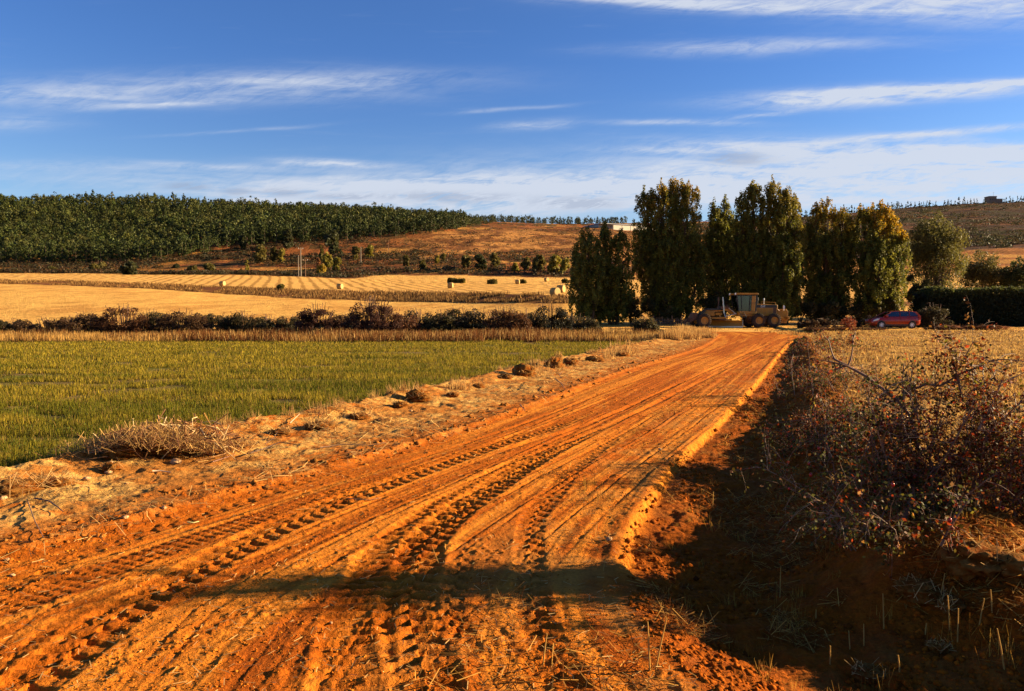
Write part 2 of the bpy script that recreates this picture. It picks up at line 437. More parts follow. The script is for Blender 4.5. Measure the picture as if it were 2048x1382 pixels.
# road
cst = fbm(v_ * 40, fy * .25 + 3, 4, 11, .6); cst2 = fbm(v_ * 9, fy * .12, 3, 15)
croad = mixc(np.tile(SOIL, (len(fx), 1)), SOIL_L, sst(cst * .6 + cst2 * .5 + (n2 - .5) * .2, .47, .66) * (1 - .6 * trk_))
croad = mixc(croad, SOIL_D, sst(1 - cst * .6 - n2 * .4, .55, .75) * .5)
# grassy litter on the right third of the road
lit = sst(v_, .62, .9) * sst(n2 * .5 + n1 * .5, .46, .62) * (1 - sst(fy, 16, 30))
croad = mixc(croad, STRAWD, lit * .55)
cver = mixc(np.tile(STRAWD * .9 + SOIL * .25, (len(fx), 1)), STRAW, sst(n2 * .6 + n1 * .4, .42, .62))
cver = mixc(cver, SOIL, sst(n1 * .5 + n3 * .5, .52, .68) * .8)
cver = mixc(cver, SOIL * .9, sst((fx - XF(fy)) / np.maximum(XL(fy) - XF(fy), .3), .65, .98) * .75)
cfld = mixc(np.tile(GRS, (len(fx), 1)), GRS_B, sst(n1 * .6 + n2 * .4, .42, .6))
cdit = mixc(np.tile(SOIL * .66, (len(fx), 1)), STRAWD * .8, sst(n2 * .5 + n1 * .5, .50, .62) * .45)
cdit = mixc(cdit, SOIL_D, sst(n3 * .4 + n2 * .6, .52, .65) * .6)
scw = sst(fy, 4.5, 5.2) * np.exp(-((fx - XR(fy) - .03) / .06) ** 2)
cdit = mixc(cdit, SOIL_L * 1.05, np.clip(scw, 0, 1))  # scarp face painted paler, its sunlit brightness put into the soil colour
csf = mixc(np.tile(STRAW * .8, (len(fx), 1)), STRAWD * .8, sst(fbm(fx * .1, fy * 1.1, 4, 76) * .6 + n2 * .4, .42, .6))
csf = mixc(csf, SOIL * .7, sst(n1, .58, .7) * .5)
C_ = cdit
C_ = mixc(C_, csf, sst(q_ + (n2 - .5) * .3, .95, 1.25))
C_ = mixc(C_, croad, road_)
C_ = mixc(C_, cver, (fx < XL(fy) + (n3 - .5) * .15) * 1.0)
C_ = mixc(C_, cfld, sst(XF(fy) + (n2 - .5) * .6 - fx, -.05, .15))
# beyond the near fields
tw = T_ + (n4 - .5) * .10 + (fbm(fx * .3, fy * .3, 3, 108) - .5) * .06
drk = np.tile(BRN * .8, (len(fx), 1)); drk = mixc(drk, STRAWD * .8, sst(n1, .45, .62) * .7)
C_ = mixc(C_, drk, sst(fy, 42, 46) * (fx < XF(np.minimum(fy, 66)) - .3) * (fy > 40))
gold = mixc(np.tile(GOLD, (len(fx), 1)), GOLD_D, sst(fbm(fx * .35, fy * .12, 4, 106) * .6 + n4 * .4, .42, .65) * .8)
uu = (fx + .30 * fy); uu = uu + 1.5 * (n4 - .5)
stripe = sst(.5 + .5 * np.sin(uu / 3.4 * 2 * np.pi) + .5 * (fbm(fx * .4, fy * .1, 3, 107) - .5), .55, .95)
gold2 = mixc(np.tile(GOLD * np.array([1, .98, 1.05]), (len(fx), 1)), GOLD_D * .55, stripe * .75 * (1 - sst(T_, 5.0, 5.1)))
uu2 = (fx - 2.6 * fy) ; stripe2 = sst(.5 + .5 * np.sin(uu2 / 5.5 * 2 * np.pi) + .8 * (fbm(fx * .3, fy * .3, 3, 109) - .5), .5, 1.0)
gold = mixc(gold, GOLD_D * .9, stripe2 * .35)
C_ = mixc(C_, gold, sst(fy, 62, 64))
strip = mixc(np.tile(STRAWD * .75, (len(fx), 1)), BRN, sst(fbm(fx * .5, fy * .5, 3, 110), .45, .6))
C_ = mixc(C_, strip, sst(tw, 2.98, 3.02))
C_ = mixc(C_, gold2, sst(tw, 3.93, 4.05))
heath = mixc(np.tile(BRN, (len(fx), 1)), RUST, sst(n4 * .5 + fbm(fx * .02, fy * .06, 4, 111) * .5, .42, .6))
heath = mixc(heath, GOLD_D * .95, sst(fbm(fx * .03, fy * .10, 5, 112, .6), .56, .66) * .9)
heath = mixc(heath, DKG, sst(fbm(fx * .15, fy * .12, 4, 113), .52, .62) * .75)
left = sst(cpx, 480, 330)
heath = mixc(heath, STRAWD * 1.1, (1 - sst(cpx, 330, 480)) * sst(fbm(fx * .06, fy * .1, 3, 114), .3, .5) * .8)
C_ = mixc(C_, heath, sst(tw, 5.25, 5.35) * sst(-tw - (cpx > 700) * -.75 + (0), -6.0, -5.2) * 0 + sst(tw, lerp(5.02, 5.95, sst(cpx, 690, 780)), lerp(5.10, 6.03, sst(cpx, 690, 780))))
# ochre cut bank in the middle of the hillside, and the golden slope on the right
och = sst(cpx, 760, 900) * (1 - sst(cpx, 1215, 1300)) * sst(T_ + (n4 - .5) * .7, 6.9, 7.15) * (1 - sst(T_ + (n4 - .5) * .25, 7.85, 8.02))
ochc = mixc(np.tile(np.array([.44, .20, .055]), (len(fx), 1)), BRN * .9, sst(fbm(fx * .07, fy * .10, 5, 115, .65), .46, .58) * .85)
C_ = mixc(C_, ochc * (1 + .7 * (fbm(fx * .25, fy * .35, 4, 119, .65) - .5))[:, None], och)
rg_ = sst(cpx, 1500, 1700) * (1 - sst(T_ + (n4 - .5) * .3, 6.95, 7.05))
C_ = mixc(C_, mixc(np.tile(GOLD_D, (len(fx), 1)), RUST, sst(fbm(fx * .04, fy * .08, 4, 116), .5, .62) * .8), rg_ * sst(T_, 5.9, 6.1))
rh = sst(cpx, 1350, 1600) * sst(T_ + (n4 - .5) * .3, 6.98, 7.08)
rhc = mixc(np.tile(np.array([.055, .027, .015]), (len(fx), 1)), np.array([.135, .055, .022]), sst(fbm(fx * .012, fy * .04, 5, 117, .6), .48, .62))
rhc = mixc(rhc, DKG * .9, sst(fbm(fx * .02, fy * .05, 5, 118, .6), .50, .58) * .8)
C_ = mixc(C_, rhc, rh)
C_ = C_ * (1 + (n3 - .5)[:, None] * .25)
C_ = np.clip(C_, .004, .9)

def ground_mat(name, scale, bump, var, fine=3.0, dist=.02):
    m = bpy.data.materials.new(name); m.use_nodes = True; nt = m.node_tree; nt.nodes.clear(); X = NX(nt)
    at = X.n('ShaderNodeAttribute', attribute_name='Col'); tc = X.n('ShaderNodeTexCoord')
    a = X.noise(tc.outputs['Object'], scale, 6, .68); b = X.noise(tc.outputs['Object'], scale * fine, 4, .7)
    f = X.m('ADD', X.m('MULTIPLY', a, .5), X.m('MULTIPLY', b, .5))
    k = X.m('ADD', X.m('MULTIPLY', X.m('SUBTRACT', f, .5), var * 4), 1.0)
    k = X.m('MAXIMUM', k, .25)
    kc = X.comb(k, X.m('POWER', k, 1.08), X.m('POWER', k, 1.15))
    c_ = X.mix(1.0, at.outputs[0], kc, 'MULTIPLY')
    p = X.n('ShaderNodeBsdfPrincipled'); X.L(c_, p.inputs['Base Color']); p.inputs['Roughness'].default_value = .95
    p.inputs['Specular IOR Level'].default_value = .04
    bp = X.n('ShaderNodeBump'); bp.inputs['Strength'].default_value = bump; bp.inputs['Distance'].default_value = dist
    X.L(f, bp.inputs['Height']); X.L(bp.outputs[0], p.inputs['Normal'])
    o = X.n('ShaderNodeOutputMaterial'); X.L(p.outputs[0], o.inputs[0])
    return m
M_soil = ground_mat('soil', 14, .9, .5, 3.5, .03)
M_verge = ground_mat('litter_soil', 11, 1.0, .6, 3.5, .04)
M_field = ground_mat('field_soil', 8, 1.0, .6, 3, .05)
M_far = ground_mat('far_land', .55, 1.0, .55, 4.0, .9)
M_hill = ground_mat('hill_land', .16, 1.0, .7, 4.0, 3.0)

idx = np.arange(nr * nc).reshape(nr, nc)
Qa = np.stack([idx[:-1, :-1], idx[:-1, 1:], idx[1:, 1:], idx[1:, :-1]], -1).reshape(-1, 4)
qc = Qa[:, 0]
fyq, fxq, tq, pxq = fy[qc], fx[qc], T_[qc], cpx[qc]
reg = np.full(len(Qa), 0)
isl = fxq < XF(fyq); isv = (fxq >= XF(fyq)) & (fxq < XL(fyq)); isr = (fxq >= XL(fyq)) & (fxq < XR(fyq))
isd = (fxq >= XR(fyq)) & (fxq < XB(fyq) + .3)
reg[isl] = 1; reg[isv] = 2; reg[isr] = 3; reg[isd] = 4; reg[~(isl | isv | isr | isd)] = 5
reg[fyq > 66] = 6; reg[tq > 3] = 7; reg[tq > 4] = 8; reg[tq > 5.02] = 9; 
Vall = np.stack([fx, fy, Z], 1)
for k, (nm, mt) in {1: ('green_field', M_field), 2: ('roadside_verge', M_verge), 3: ('dirt_road', M_soil), 4: ('ditch', M_verge), 5: ('stubble_field', M_field),
                    6: ('lower_golden_field', M_far), 7: ('field_margin', M_far), 8: ('upper_golden_field', M_far), 9: ('hills', M_hill)}.items():
    q = Qa[reg == k]; u_, inv = np.unique(q, return_inverse=True)
    o = add_obj(nm, mesh_np(nm, Vall[u_], inv.reshape(-1, 4), None, C_[u_], mt, True)); tag(o, kind='structure')
del Vall, Qa
# the rest of the plain, behind and beside the plot
V = np.array([[-4000, -2000, -1.2], [4000, -2000, -1.2], [4000, 4200, -1.2], [-4000, 4200, -1.2]], float)
o = add_obj('ground', mesh_np('ground', V, [[0, 1, 2, 3]], None, np.tile(STRAWD, (4, 1)), M_far)); tag(o, kind='structure')

# ================================================================== materials for things
def leaf_mat(name, trans=.35, var=.35, spec=.25, tint=1.0):
    m = bpy.data.materials.new(name); m.use_nodes = True; nt = m.node_tree; nt.nodes.clear(); X = NX(nt)
    at = X.n('ShaderNodeAttribute', attribute_name='Col'); oi = X.n('ShaderNodeObjectInfo')
    k = X.m('ADD', X.m('MULTIPLY', oi.outputs['Random'], var), 1 - var / 2)
    kc = X.comb(k, X.m('POWER', k, .8), X.m('POWER', k, 1.2))
    c_ = X.mix(1.0, at.outputs[0], kc, 'MULTIPLY')
    p = X.n('ShaderNodeBsdfPrincipled'); X.L(c_, p.inputs['Base Color']); p.inputs['Roughness'].default_value = .6
    p.inputs['Specular IOR Level'].default_value = spec
    o = X.n('ShaderNodeOutputMaterial')
    if trans > 0:
        t = X.n('ShaderNodeBsdfTranslucent'); X.L(c_, t.inputs['Color'])
        mx = X.n('ShaderNodeMixShader'); mx.inputs[0].default_value = trans
        X.L(p.outputs[0], mx.inputs[1]); X.L(t.outputs[0], mx.inputs[2]); X.L(mx.outputs[0], o.inputs[0])
    else: X.L(p.outputs[0], o.inputs[0])
    return m
def flat_mat(name, col, rough=.6, metal=0, nscale=6, nvar=.3, bump=.0, spec=.4, dirt=None):
    m = bpy.data.materials.new(name); m.use_nodes = True; nt = m.node_tree; nt.nodes.clear(); X = NX(nt)
    tc = X.n('ShaderNodeTexCoord')
    n_ = X.noise(tc.outputs['Object'], nscale, 5, .65)
    k = X.m('ADD', X.m('MULTIPLY', X.m('SUBTRACT', n_, .5), nvar * 3), 1.0); k = X.m('MAXIMUM', k, .2)
    c_ = X.mix(1.0, (*col, 1), X.comb(k, k, k), 'MULTIPLY')
    if dirt is not None:
        n2_ = X.noise(tc.outputs['Object'], 2.2, 5, .7)
        c_ = X.mix(X.m('MULTIPLY', X.smooth(n2_, .42, .62), dirt), c_, (.16, .075, .028, 1))
    p = X.n('ShaderNodeBsdfPrincipled'); X.L(c_, p.inputs['Base Color']); p.inputs['Roughness'].default_value = rough
    p.inputs['Metallic'].default_value = metal; p.inputs['Specular IOR Level'].default_value = spec
    if bump:
        bp = X.n('ShaderNodeBump'); bp.inputs['Strength'].default_value = bump; bp.inputs['Distance'].default_value = .03
        X.L(n_, bp.inputs['Height']); X.L(bp.outputs[0], p.inputs['Normal'])
    o = X.n('ShaderNodeOutputMaterial'); X.L(p.outputs[0], o.inputs[0]); return m
M_leaf = leaf_mat('leaf', .48, .25)
M_pine = leaf_mat('pine_needle', .10, .5, .15)
M_dry = leaf_mat('dry_grass', .35, .1, .03)
M_rose = leaf_mat('rose_leaf', .45, .1, .14)
M_bark = leaf_mat('bark', 0, .2, .2)
M_hip = flat_mat('rose_hip', (.30, .012, .010), .25, 0, 30, .2)
M_stone = flat_mat('stone', (.42, .27, .15), .9, 0, 12, .35, .6)
M_clod = ground_mat('clod', 16, 1.0, .5, 3.5, .03)
BARK = np.array([.10, .062, .036])

# ================================================================== grasses, straw and litter (stuff)
def blades(b, P, h, w, col, rg, lean=.35, az=None):
    """upright blades: base points, heights, widths"""
    n = len(P); a = rg.uniform(0, 2 * np.pi, n) if az is None else az
    d = np.stack([np.cos(a), np.sin(a), np.zeros(n)], 1); s = np.stack([-np.sin(a), np.cos(a), np.zeros(n)], 1)
    s = nrm(s * np.array([1, .35, 1])) if False else s
    ln = rg.normal(size=n) * lean
    h = np.broadcast_to(h, (n,)); w = np.broadcast_to(w, (n,))
    tip = P + d * (ln * h)[:, None] + np.array([0, 0, 1.]) * (h * np.sqrt(np.maximum(1 - np.clip(ln, -1, 1) ** 2, .05)))[:, None]
    b.quads(np.stack([P - s * w[:, None] * .5, P + s * w[:, None] * .5, tip + s * w[:, None] * .12, tip - s * w[:, None] * .12], 1), col)
def straws(b, P, L, w, col, rg, tilt=.25):
    n = len(P); a = rg.uniform(0, 2 * np.pi, n)
    d = nrm(np.stack([np.cos(a), np.sin(a), rg.normal(size=n) * tilt], 1)); s = nrm(np.cross(d, rg.normal(size=(n, 3)) * .4 + np.array([0, 0, 1.])))
    L = np.broadcast_to(L, (n,))[:, None]; w = np.broadcast_to(w, (n,))[:, None]
    P = P + np.array([0, 0, 1]) * (np.abs(d[:, 2:3]) * L * .5 + .006)
    b.quads(np.stack([P - d * L / 2 - s * w / 2, P + d * L / 2 - s * w / 2, P + d * L / 2 + s * w / 2, P - d * L / 2 + s * w / 2], 1), col)
def scatter(n, y0, y1, u0, u1, rg, keep):
    Y = np.exp(rg.uniform(math.log(y0), math.log(y1), n)); U = rg.uniform(u0, u1, n); Xx = U * Y
    k = keep(Xx, Y); Xx, Y = Xx[k], Y[k]
    return np.stack([Xx, Y, H(Xx, Y)], 1)
def vary(base, n, rg, a=.25):
    return np.clip(np.asarray(base) * (1 + rg.normal(size=(n, 1)) * a), .004, 1)

# the green field
rg = np.random.default_rng(11)
P = scatter(560000, 5.0, 47, -.95, .26, rg, lambda x, y: (x < XF(y) - .05 + .25 * (fbm(x * 2, y * 2, 2, 5) - .5)) & (fbm(x * .9, y * .9, 3, 6) > .30) & (fbm(x * .16 + .1 * y, y * 1.5, 3, 8) > .29))
n = len(P); x, y = P[:, 0], P[:, 1]
k1 = fbm(x * .22, y * .6, 4, 201); k2 = fbm(x * 2.0, y * 2.0, 3, 202)
c0 = mixc(np.tile(np.array([.120, .112, .010]), (n, 1)), np.array([.25, .185, .018]), sst(k1 * .6 + k2 * .4 + (y - 12) * .008, .40, .66))
c0 = mixc(c0, np.array([.20, .125, .035]), (rg.random(n) < .16) * 1.0)
c0 = mixc(c0, np.array([.045, .055, .008]), (rg.random(n) < .22) * .8)
hh = rg.uniform(.05, .13, n) * (.7 + .7 * k2) * (1 + .25 * (rg.random(n) < .05))
b = Buf(); blades(b, P, hh, np.maximum(.0055, .0008 * y) * rg.uniform(.7, 1.4, n), vary(c0, n, rg, .22), rg, .45)
# low leafy weeds between the blades
P2 = P[rg.random(n) < .12] ; m_ = len(P2)
P2 = P2 + np.stack([rg.normal(size=m_) * .03, rg.normal(size=m_) * .03, rg.uniform(.02, .10, m_)], 1)
b.quads(leafquads(P2, np.tile([.5, -.1, .8], (m_, 1)), np.maximum(.03, .0016 * P2[:, 1]), .6, rg, .6), vary([.055, .070, .014], m_, rg, .3))
tag(b.build('field_grass', M_dry), 'short green crop and weeds growing thick in the field left of the road', 'grass', kind='stuff')

# straw litter on the verge
rg = np.random.default_rng(12)
P = scatter(150000, 2.5, 55, -1.1, .35, rg, lambda x, y: (x > XF(y) - .2) & (x < XL(y) + .15) & (rg.random(len(x)) < np.clip(1.25 - .9 * (x - XF(y)) / np.maximum(XL(y) - XF(y), .3), .12, 1) * sst(fbm(x * 1.3, y * 1.3, 4, 203), .36, .6)))
n = len(P); wy = np.maximum(.0045, .00062 * P[:, 1])
c0 = mixc(np.tile(np.array([.52, .34, .12]), (n, 1)), np.array([.26, .12, .045]), (rg.random(n) < .35) * 1.0)
b = Buf(); straws(b, P, rg.uniform(.05, .24, n), wy, vary(c0, n, rg, .25), rg, .22)
tag(b.build('straw_litter', M_dry), 'dry straw and torn stems strewn over the verge left of the dirt road', 'straw', kind='stuff')

# straw on the road's right edge, ditch and bank
rg = np.random.default_rng(13)
P = scatter(130000, 2.3, 50, -.2, .95, rg, lambda x, y: ((x > XR(y) + .12) & (x < XB(y) + .8) & (fbm(x * 1.4, y * 1.4, 4, 204) > lerp(.545, .47, sst(y, 5, 9)))) | ((x < XR(y) - .08) & (x > XL(y) + (XR(y) - XL(y)) * .66) & (fbm(x * 1.8, y * 1.8, 4, 205) > .56) & (rg.random(len(x)) < lerp(.16, .45, sst(y, 4, 7)))))
n = len(P); wy = np.maximum(.0042, .0006 * P[:, 1])
c0 = mixc(np.tile(np.array([.44, .23, .05]), (n, 1)), np.array([.19, .065, .012]), (rg.random(n) < .55) * 1.0)
b = Buf(); straws(b, P, rg.uniform(.04, .18, n), wy, vary(c0, n, rg, .25), rg, .3)
# scattered bits over the whole road
P = scatter(9000, 2.3, 30, -1, .6, rg, lambda x, y: (x < XR(y)) & (x > XL(y)))
straws(b, P, rg.uniform(.02, .08, len(P)), .004, vary([.50, .32, .12], len(P), rg, .2), rg, .1)
tag(b.build('ditch_straw', M_dry), 'brown straw and dead stems lying in the ditch and on the right road edge', 'straw', kind='stuff')

# dry standing grass, tufts
def tufts(cent, rg, hscale=1.0, per=60, spread=.10, cols=((.50, .30, .10), (.30, .15, .05))):
    b = Buf()
    for (cx_, cy_, h_) in cent:
        n = int(per * rg.uniform(.6, 1.3)); r = rg.normal(size=(n, 2)) * spread * h_ / .35
        x = cx_ + r[:, 0]; y = cy_ + r[:, 1]; P = np.stack([x, y, H(x, y)], 1)
        c_ = mixc(np.tile(np.array(cols[0]), (n, 1)), np.array(cols[1]), (rg.random(n) < .4) * 1.0)
        blades(b, P, rg.uniform(.25, 1.05, n) * h_ * hscale, max(.0032, .0008 * cy_), vary(c_, n, rg, .2), rg, .55)
    return b
rg = np.random.default_rng(14)
cent = []
for _ in range(70):        # along the field edge of the verge, growing denser far off
    y = math.exp(rg.uniform(math.log(9), math.log(56))); x = float(XF(y)) + rg.normal() * .25
    cent.append((x, y, rg.uniform(.08, .24)))
for _ in range(170):        # the pale clump before the machine
    y = rg.uniform(44, 60); x = float(XF(y)) + rg.normal() * .7 + .6
    cent.append((x, y, rg.uniform(.3, .75)))
for px, py, h_ in ((905, 778, .3), (925, 780, .25), (1080, 745, .55), (1070, 748, .5), (1240, 710, .8), (1228, 712, .6), (1255, 708, .7), (1215, 716, .4)):
    a = hit(px, py); cent.append((a[0], a[1], h_))
tag(tufts(cent, rg, 1, 70).build('dry_grass', M_dry), 'pale dry grass standing along the edge of the green field', 'grass', kind='stuff')
cent = []
for _ in range(190):
    y = math.exp(rg.uniform(math.log(3.4), math.log(40))); q = rg.uniform(.12, 1.5); x = lerp(float(XR(y)), float(XB(y)), q)
    cent.append((x, y, rg.uniform(.03, .11)))
for px, py in ((1560, 1262), (1590, 1262), (1655, 1110), (1540, 1200), (1170, 985), (1210, 1000), (1180, 970), (1700, 940), (1900, 1290), (1960, 1280), (2000, 1300), (2030, 1330), (1430, 1060), (1590, 1245)):
    a = hit(px, py); cent.append((a[0], a[1], .14))
tag(tufts(cent, rg, 1, 30, .13, ((.40, .21, .035), (.22, .09, .015))).build('ditch_grass', M_dry), 'small brown grass tufts in the ditch and on its bank', 'grass', kind='stuff')
# single cut stalks
b = Buf()
for px, py, h_ in ((1310, 1340, .26), (1300, 1342, .24), (1768, 1258, .20), (1900, 1262, .20), (1958, 1250, .15), (1915, 1285, .18), (1985, 1230, .13), (1728, 1292, .12), (1880, 1200, .15), (1850, 1270, .06), (1560, 1195, .2), (1632, 1240, .05), (1425, 1015, .15), (1632, 890, .22), (1085, 1330, .16), (1700, 1300, .1), (2010, 1340, .2), (1660, 1330, .1), (1800, 1345, .09)):
    a = hit(px, py); l = rg.normal(size=2) * .10
    b.tube([a - [0, 0, .02], a + [l[0] * h_ * .5, l[1] * h_ * .5, h_ * .5], a + [l[0] * h_, l[1] * h_, h_]], [.0045, .004, .0028], (.42, .25, .07), 4)
tag(b.build('cut_stalks', M_dry), 'thin cut stalks standing singly in the soil beside the ditch', 'stalks', kind='stuff')

# stubble and dry grass in the field on the right
rg = np.random.default_rng(15)
P = scatter(170000, 5.5, 66, .15, 1.0, rg, lambda x, y: (x > XB(y) + .15) & (fbm(x * .12, y * 1.1, 3, 76) * .55 + fbm(x * 1.5, y * 1.5, 3, 206) * .45 > .44))
n = len(P)
c0 = mixc(np.tile(np.array([.50, .30, .085]), (n, 1)), np.array([.24, .11, .03]), (rg.random(n) < .25) * 1.0)
b = Buf(); blades(b, P, rg.uniform(.04, .15, n), np.maximum(.005, .0011 * P[:, 1]), vary(c0, n, rg, .22), rg, .7)
P = P[rg.random(n) < .3]; straws(b, P, rg.uniform(.1, .3, len(P)), np.maximum(.005, .0008 * P[:, 1]), vary([.46, .29, .10], len(P), rg, .2), rg, .2)
tag(b.build('stubble', M_dry), 'golden mown stubble covering the field to the right of the ditch', 'stubble', kind='stuff')

# tall dry strip behind the green field and the two grassy strips up the slope
rg = np.random.default_rng(16)
n = 80000; Y = rg.uniform(44, 58, n); U = rg.uniform(-.80, .21, n); Xx = U * Y
k = (fbm(Xx * .25, Y * .25, 3, 207) > .33) & (Xx < XF(np.minimum(Y, 53)) + 2); Xx, Y = Xx[k], Y[k]; n = len(Y)
P = np.stack([Xx, Y, H(Xx, Y)], 1); kk = fbm(Xx * .18, Y * .3, 3, 208)
c0 = mixc(np.tile(np.array([.38, .21, .055]), (n, 1)), np.array([.13, .050, .016]), sst(kk + .25 * (Y > 48) * 0, .42, .6)); c0 = mixc(c0, np.array([.42, .26, .09]), (rg.random(n) < .2) * 1.0)
b = Buf(); blades(b, P, rg.uniform(.15, .75, n) ** 1.3 * (.2 + 1.3 * kk), .040, vary(c0, n, rg, .3), rg, .45)
tag(b.build('tall_dry_grass', M_dry), 'tall rust and straw coloured grass in a strip at the far edge of the green field', 'grass', kind='stuff')
n = 40000; U = rg.uniform(-.75, .5, n); cc = CX + F * U; ya = RY[3](cc); yb_ = RY[4](cc); Y = lerp(ya, yb_, rg.random(n)); Xx = U * Y
k = fbm(Xx * .12, Y * .12, 3, 209) > .34; Xx, Y = Xx[k], Y[k]; n = len(Y); P = np.stack([Xx, Y, H(Xx, Y)], 1)
c0 = mixc(np.tile(np.array([.34, .19, .06]), (n, 1)), np.array([.08, .036, .014]), (rg.random(n) < .45) * 1.0)
b = Buf(); blades(b, P, rg.uniform(.15, .6, n) * (.5 + fbm(Xx * .2, Y * .2, 3, 210)), .14, vary(c0, n, rg, .25), rg, .5)
tag(b.build('margin_grass', M_dry), 'rough brown grass strip dividing the two golden fields', 'grass', kind='stuff')

# ================================================================== crowns
def crown(b, cl, nl, size, asp, col_a, col_b, rg, up=.25, colf=None, jit=.5):
    """cl: list of clump (centre xyz, radius xyz); nl leaves each, laid on the clump's skin"""
    cl_c = np.array([c for c, r in cl], float); cl_r = np.array([np.broadcast_to(r, (3,)) for c, r in cl], float)
    vol = cl_r.mean(1); k = rg.choice(len(cl), size=nl, p=vol ** 1.6 / (vol ** 1.6).sum())
    d = sph(nl, rg); rr = rg.uniform(.55, 1.05, nl)[:, None]
    P = cl_c[k] + d * cl_r[k] * rr
    N = d + np.array([0, 0, up])
    t = rg.random(len(cl))[k] * .6 + rg.random(nl) * .4
    c_ = lerp(np.asarray(col_a, float)[None], np.asarray(col_b, float)[None], t[:, None])
    if colf is not None: c_ = colf(P, c_, rg)
    c_ = vary(c_, nl, rg, .22)
    b.quads(leafquads(P, N, size * rg.uniform(.6, 1.4, nl), asp, rg, jit), c_)

def limb(p0, p1, n, rg, wob):
    t = np.linspace(0, 1, n)[:, None]; p = p0 + (p1 - p0) * t
    w = np.cumsum(rg.normal(size=(n, 3)) * wob, 0) * (t > 0)
    return p + w - w[-1] * t

def poplar(name, base, stems, rg, nleaf, colf, lbl, grp=None, cat='tree', size=.19, ca=(.050, .062, .012), cb=(.215, .195, .026), low=.07):
    """stems: list of (dx, dy, height, radius, peak fraction); each an upright plume"""
    root = empty(name, base, label=lbl, cat=cat, group=grp)
    tb = Buf(); lb = Buf(); cl = []
    for (dx, dy, h, r, pk) in stems:
        foot = np.array([dx * .45, dy * .45, -.1]); top = np.array([dx, dy, h])
        ln = limb(foot, top - [0, 0, h * .08], 9, rg, .05 * r)
        tb.tube(ln, np.linspace(.035 * h ** .5 + .05, .02, 9) * 1.3, BARK, 6)
        r = r * 1.48; nleaf += int(h * r * 300)
        nc = int(50 + h * r * 9)
        for i in range(nc):
            t = rg.uniform(low, 1) ** .85
            e = (t / pk) ** .5 if t < pk else max(1 - ((t - pk) / (1.03 - pk)) ** 2.6, 0.0) ** .6
            rad = r * (.70 + .30 * e) if t < pk else r * max(e, .12)
            a = rg.uniform(0, 2 * np.pi); q = math.sqrt(rg.uniform(.1, 1)) * rad
            axis = ln[0] + (top - ln[0]) * t
            c_ = axis + np.array([math.cos(a) * q, math.sin(a) * q, rg.normal() * .1])
            cr = rg.uniform(.16, .34) * (.6 + .25 * r)
            cl.append((c_, (cr * .85, cr * .85, cr * rg.uniform(1.4, 2.5))))
            if rg.random() < .35:
                p0 = ln[0] + (top - ln[0]) * max(t - .14, .03)
                tb.tube(limb(p0, c_, 4, rg, .02), np.linspace(.035, .012, 4), BARK, 4)
        for i in range(9):
            a = rg.uniform(0, 2 * np.pi); t = rg.uniform(.86, 1.04); q = r * rg.uniform(.1, .8) * (1.25 - t)
            cl.append((ln[0] + (top - ln[0]) * t + np.array([math.cos(a) * q, math.sin(a) * q, 0]), (.17, .17, rg.uniform(.4, .8))))
    crown(lb, cl, nleaf, size, .65, ca, cb, rg, .15, colf, .38)
    lb.build('crown', M_leaf, root); tb.build('trunk', M_bark, root)
    return root

def yellow_and_sunlit(amount, hi, H_, side=0.0, col=(.30, .18, .015)):  # yellow leaves, and through side also sunlight painted into the right flank's colour
    def f(P, c_, rg):
        k = fbm(P[:, 0] * .8 + 40, P[:, 2] * .6 + 10, 3, int(hi * 100) + 5)
        t = sst(P[:, 2] / H_ + side * P[:, 0] / H_ + (k - .5) * .9, hi, hi + .35) * amount * (rg.random(len(P)) < .75)
        return mixc(c_, col, np.clip(t, 0, 1))
    return f

def stemset(specs, px0, Y):
    out = []
    for px, top, r, pk, dy in specs:
        bx = (px - px0) / F * Y; hgt = CAMH + (Y + dy) * slope(top) - h1((px - CX) / F * Y, Y)
        out.append((bx, dy, hgt, r, pk))
    return out

rg = np.random.default_rng(21)
def tree_at(px0, Y, specs, nleaf, colf, lbl, name='poplar_tree', **k):
    base = onpix(px0, Y); st = stemset(specs, px0, Y)
    return poplar(name, tuple(base), st, rg, nleaf, colf, lbl, **k)
G1 = 'poplars behind the grader'
tree_at(1176, 77, [(1160, 500, 1.1, .5, 0), (1180, 470, 1.3, .5, .5), (1195, 486, 1.0, .5, -.6)], 15000, None, 'dark poplar with a rounded top at the left end of the tree row', group_=None) if False else None
tree_at(1176, 77, [(1156, 520, 1.0, .45, 0), (1176, 468, 1.25, .5, .5), (1196, 520, 1.0, .5, -.6)], 14000, None, 'dark bushy poplar at the left end of the tree row, lower than the rest', grp=G1)
tree_at(1228, 78, [(1210, 462, .8, .5, .4), (1240, 472, 1.2, .45, 0), (1222, 540, 1.2, .5, -.5)], 13000, None, 'dark twin-topped poplar squeezed between the leftmost one and the tallest one', grp=G1)
tree_at(1335, 80, [(1292, 385, 1.3, .55, .5), (1316, 374, 1.3, .6, -.6), (1352, 366, 1.4, .6, .3), (1374, 376, 1.2, .55, -.4), (1284, 468, 1.1, .5, 0), (1388, 470, 1.2, .45, .5), (1408, 500, 1.0, .4, 0), (1330, 480, 1.6, .5, -1.0)], 42000, yellow_and_sunlit(.85, .78, 15.0), 'tallest and widest poplar, yellow at its top, left of the grader cab', grp=G1)
tree_at(1436, 83, [(1425, 412, .8, .55, 0), (1450, 405, .8, .55, .5), (1438, 450, 1.4, .45, -.5), (1415, 470, 1.0, .5, .3), (1462, 440, 1.0, .5, .2)], 13000, None, 'slim dark poplar with two short tips in the gap right of the tallest poplar', grp=G1)
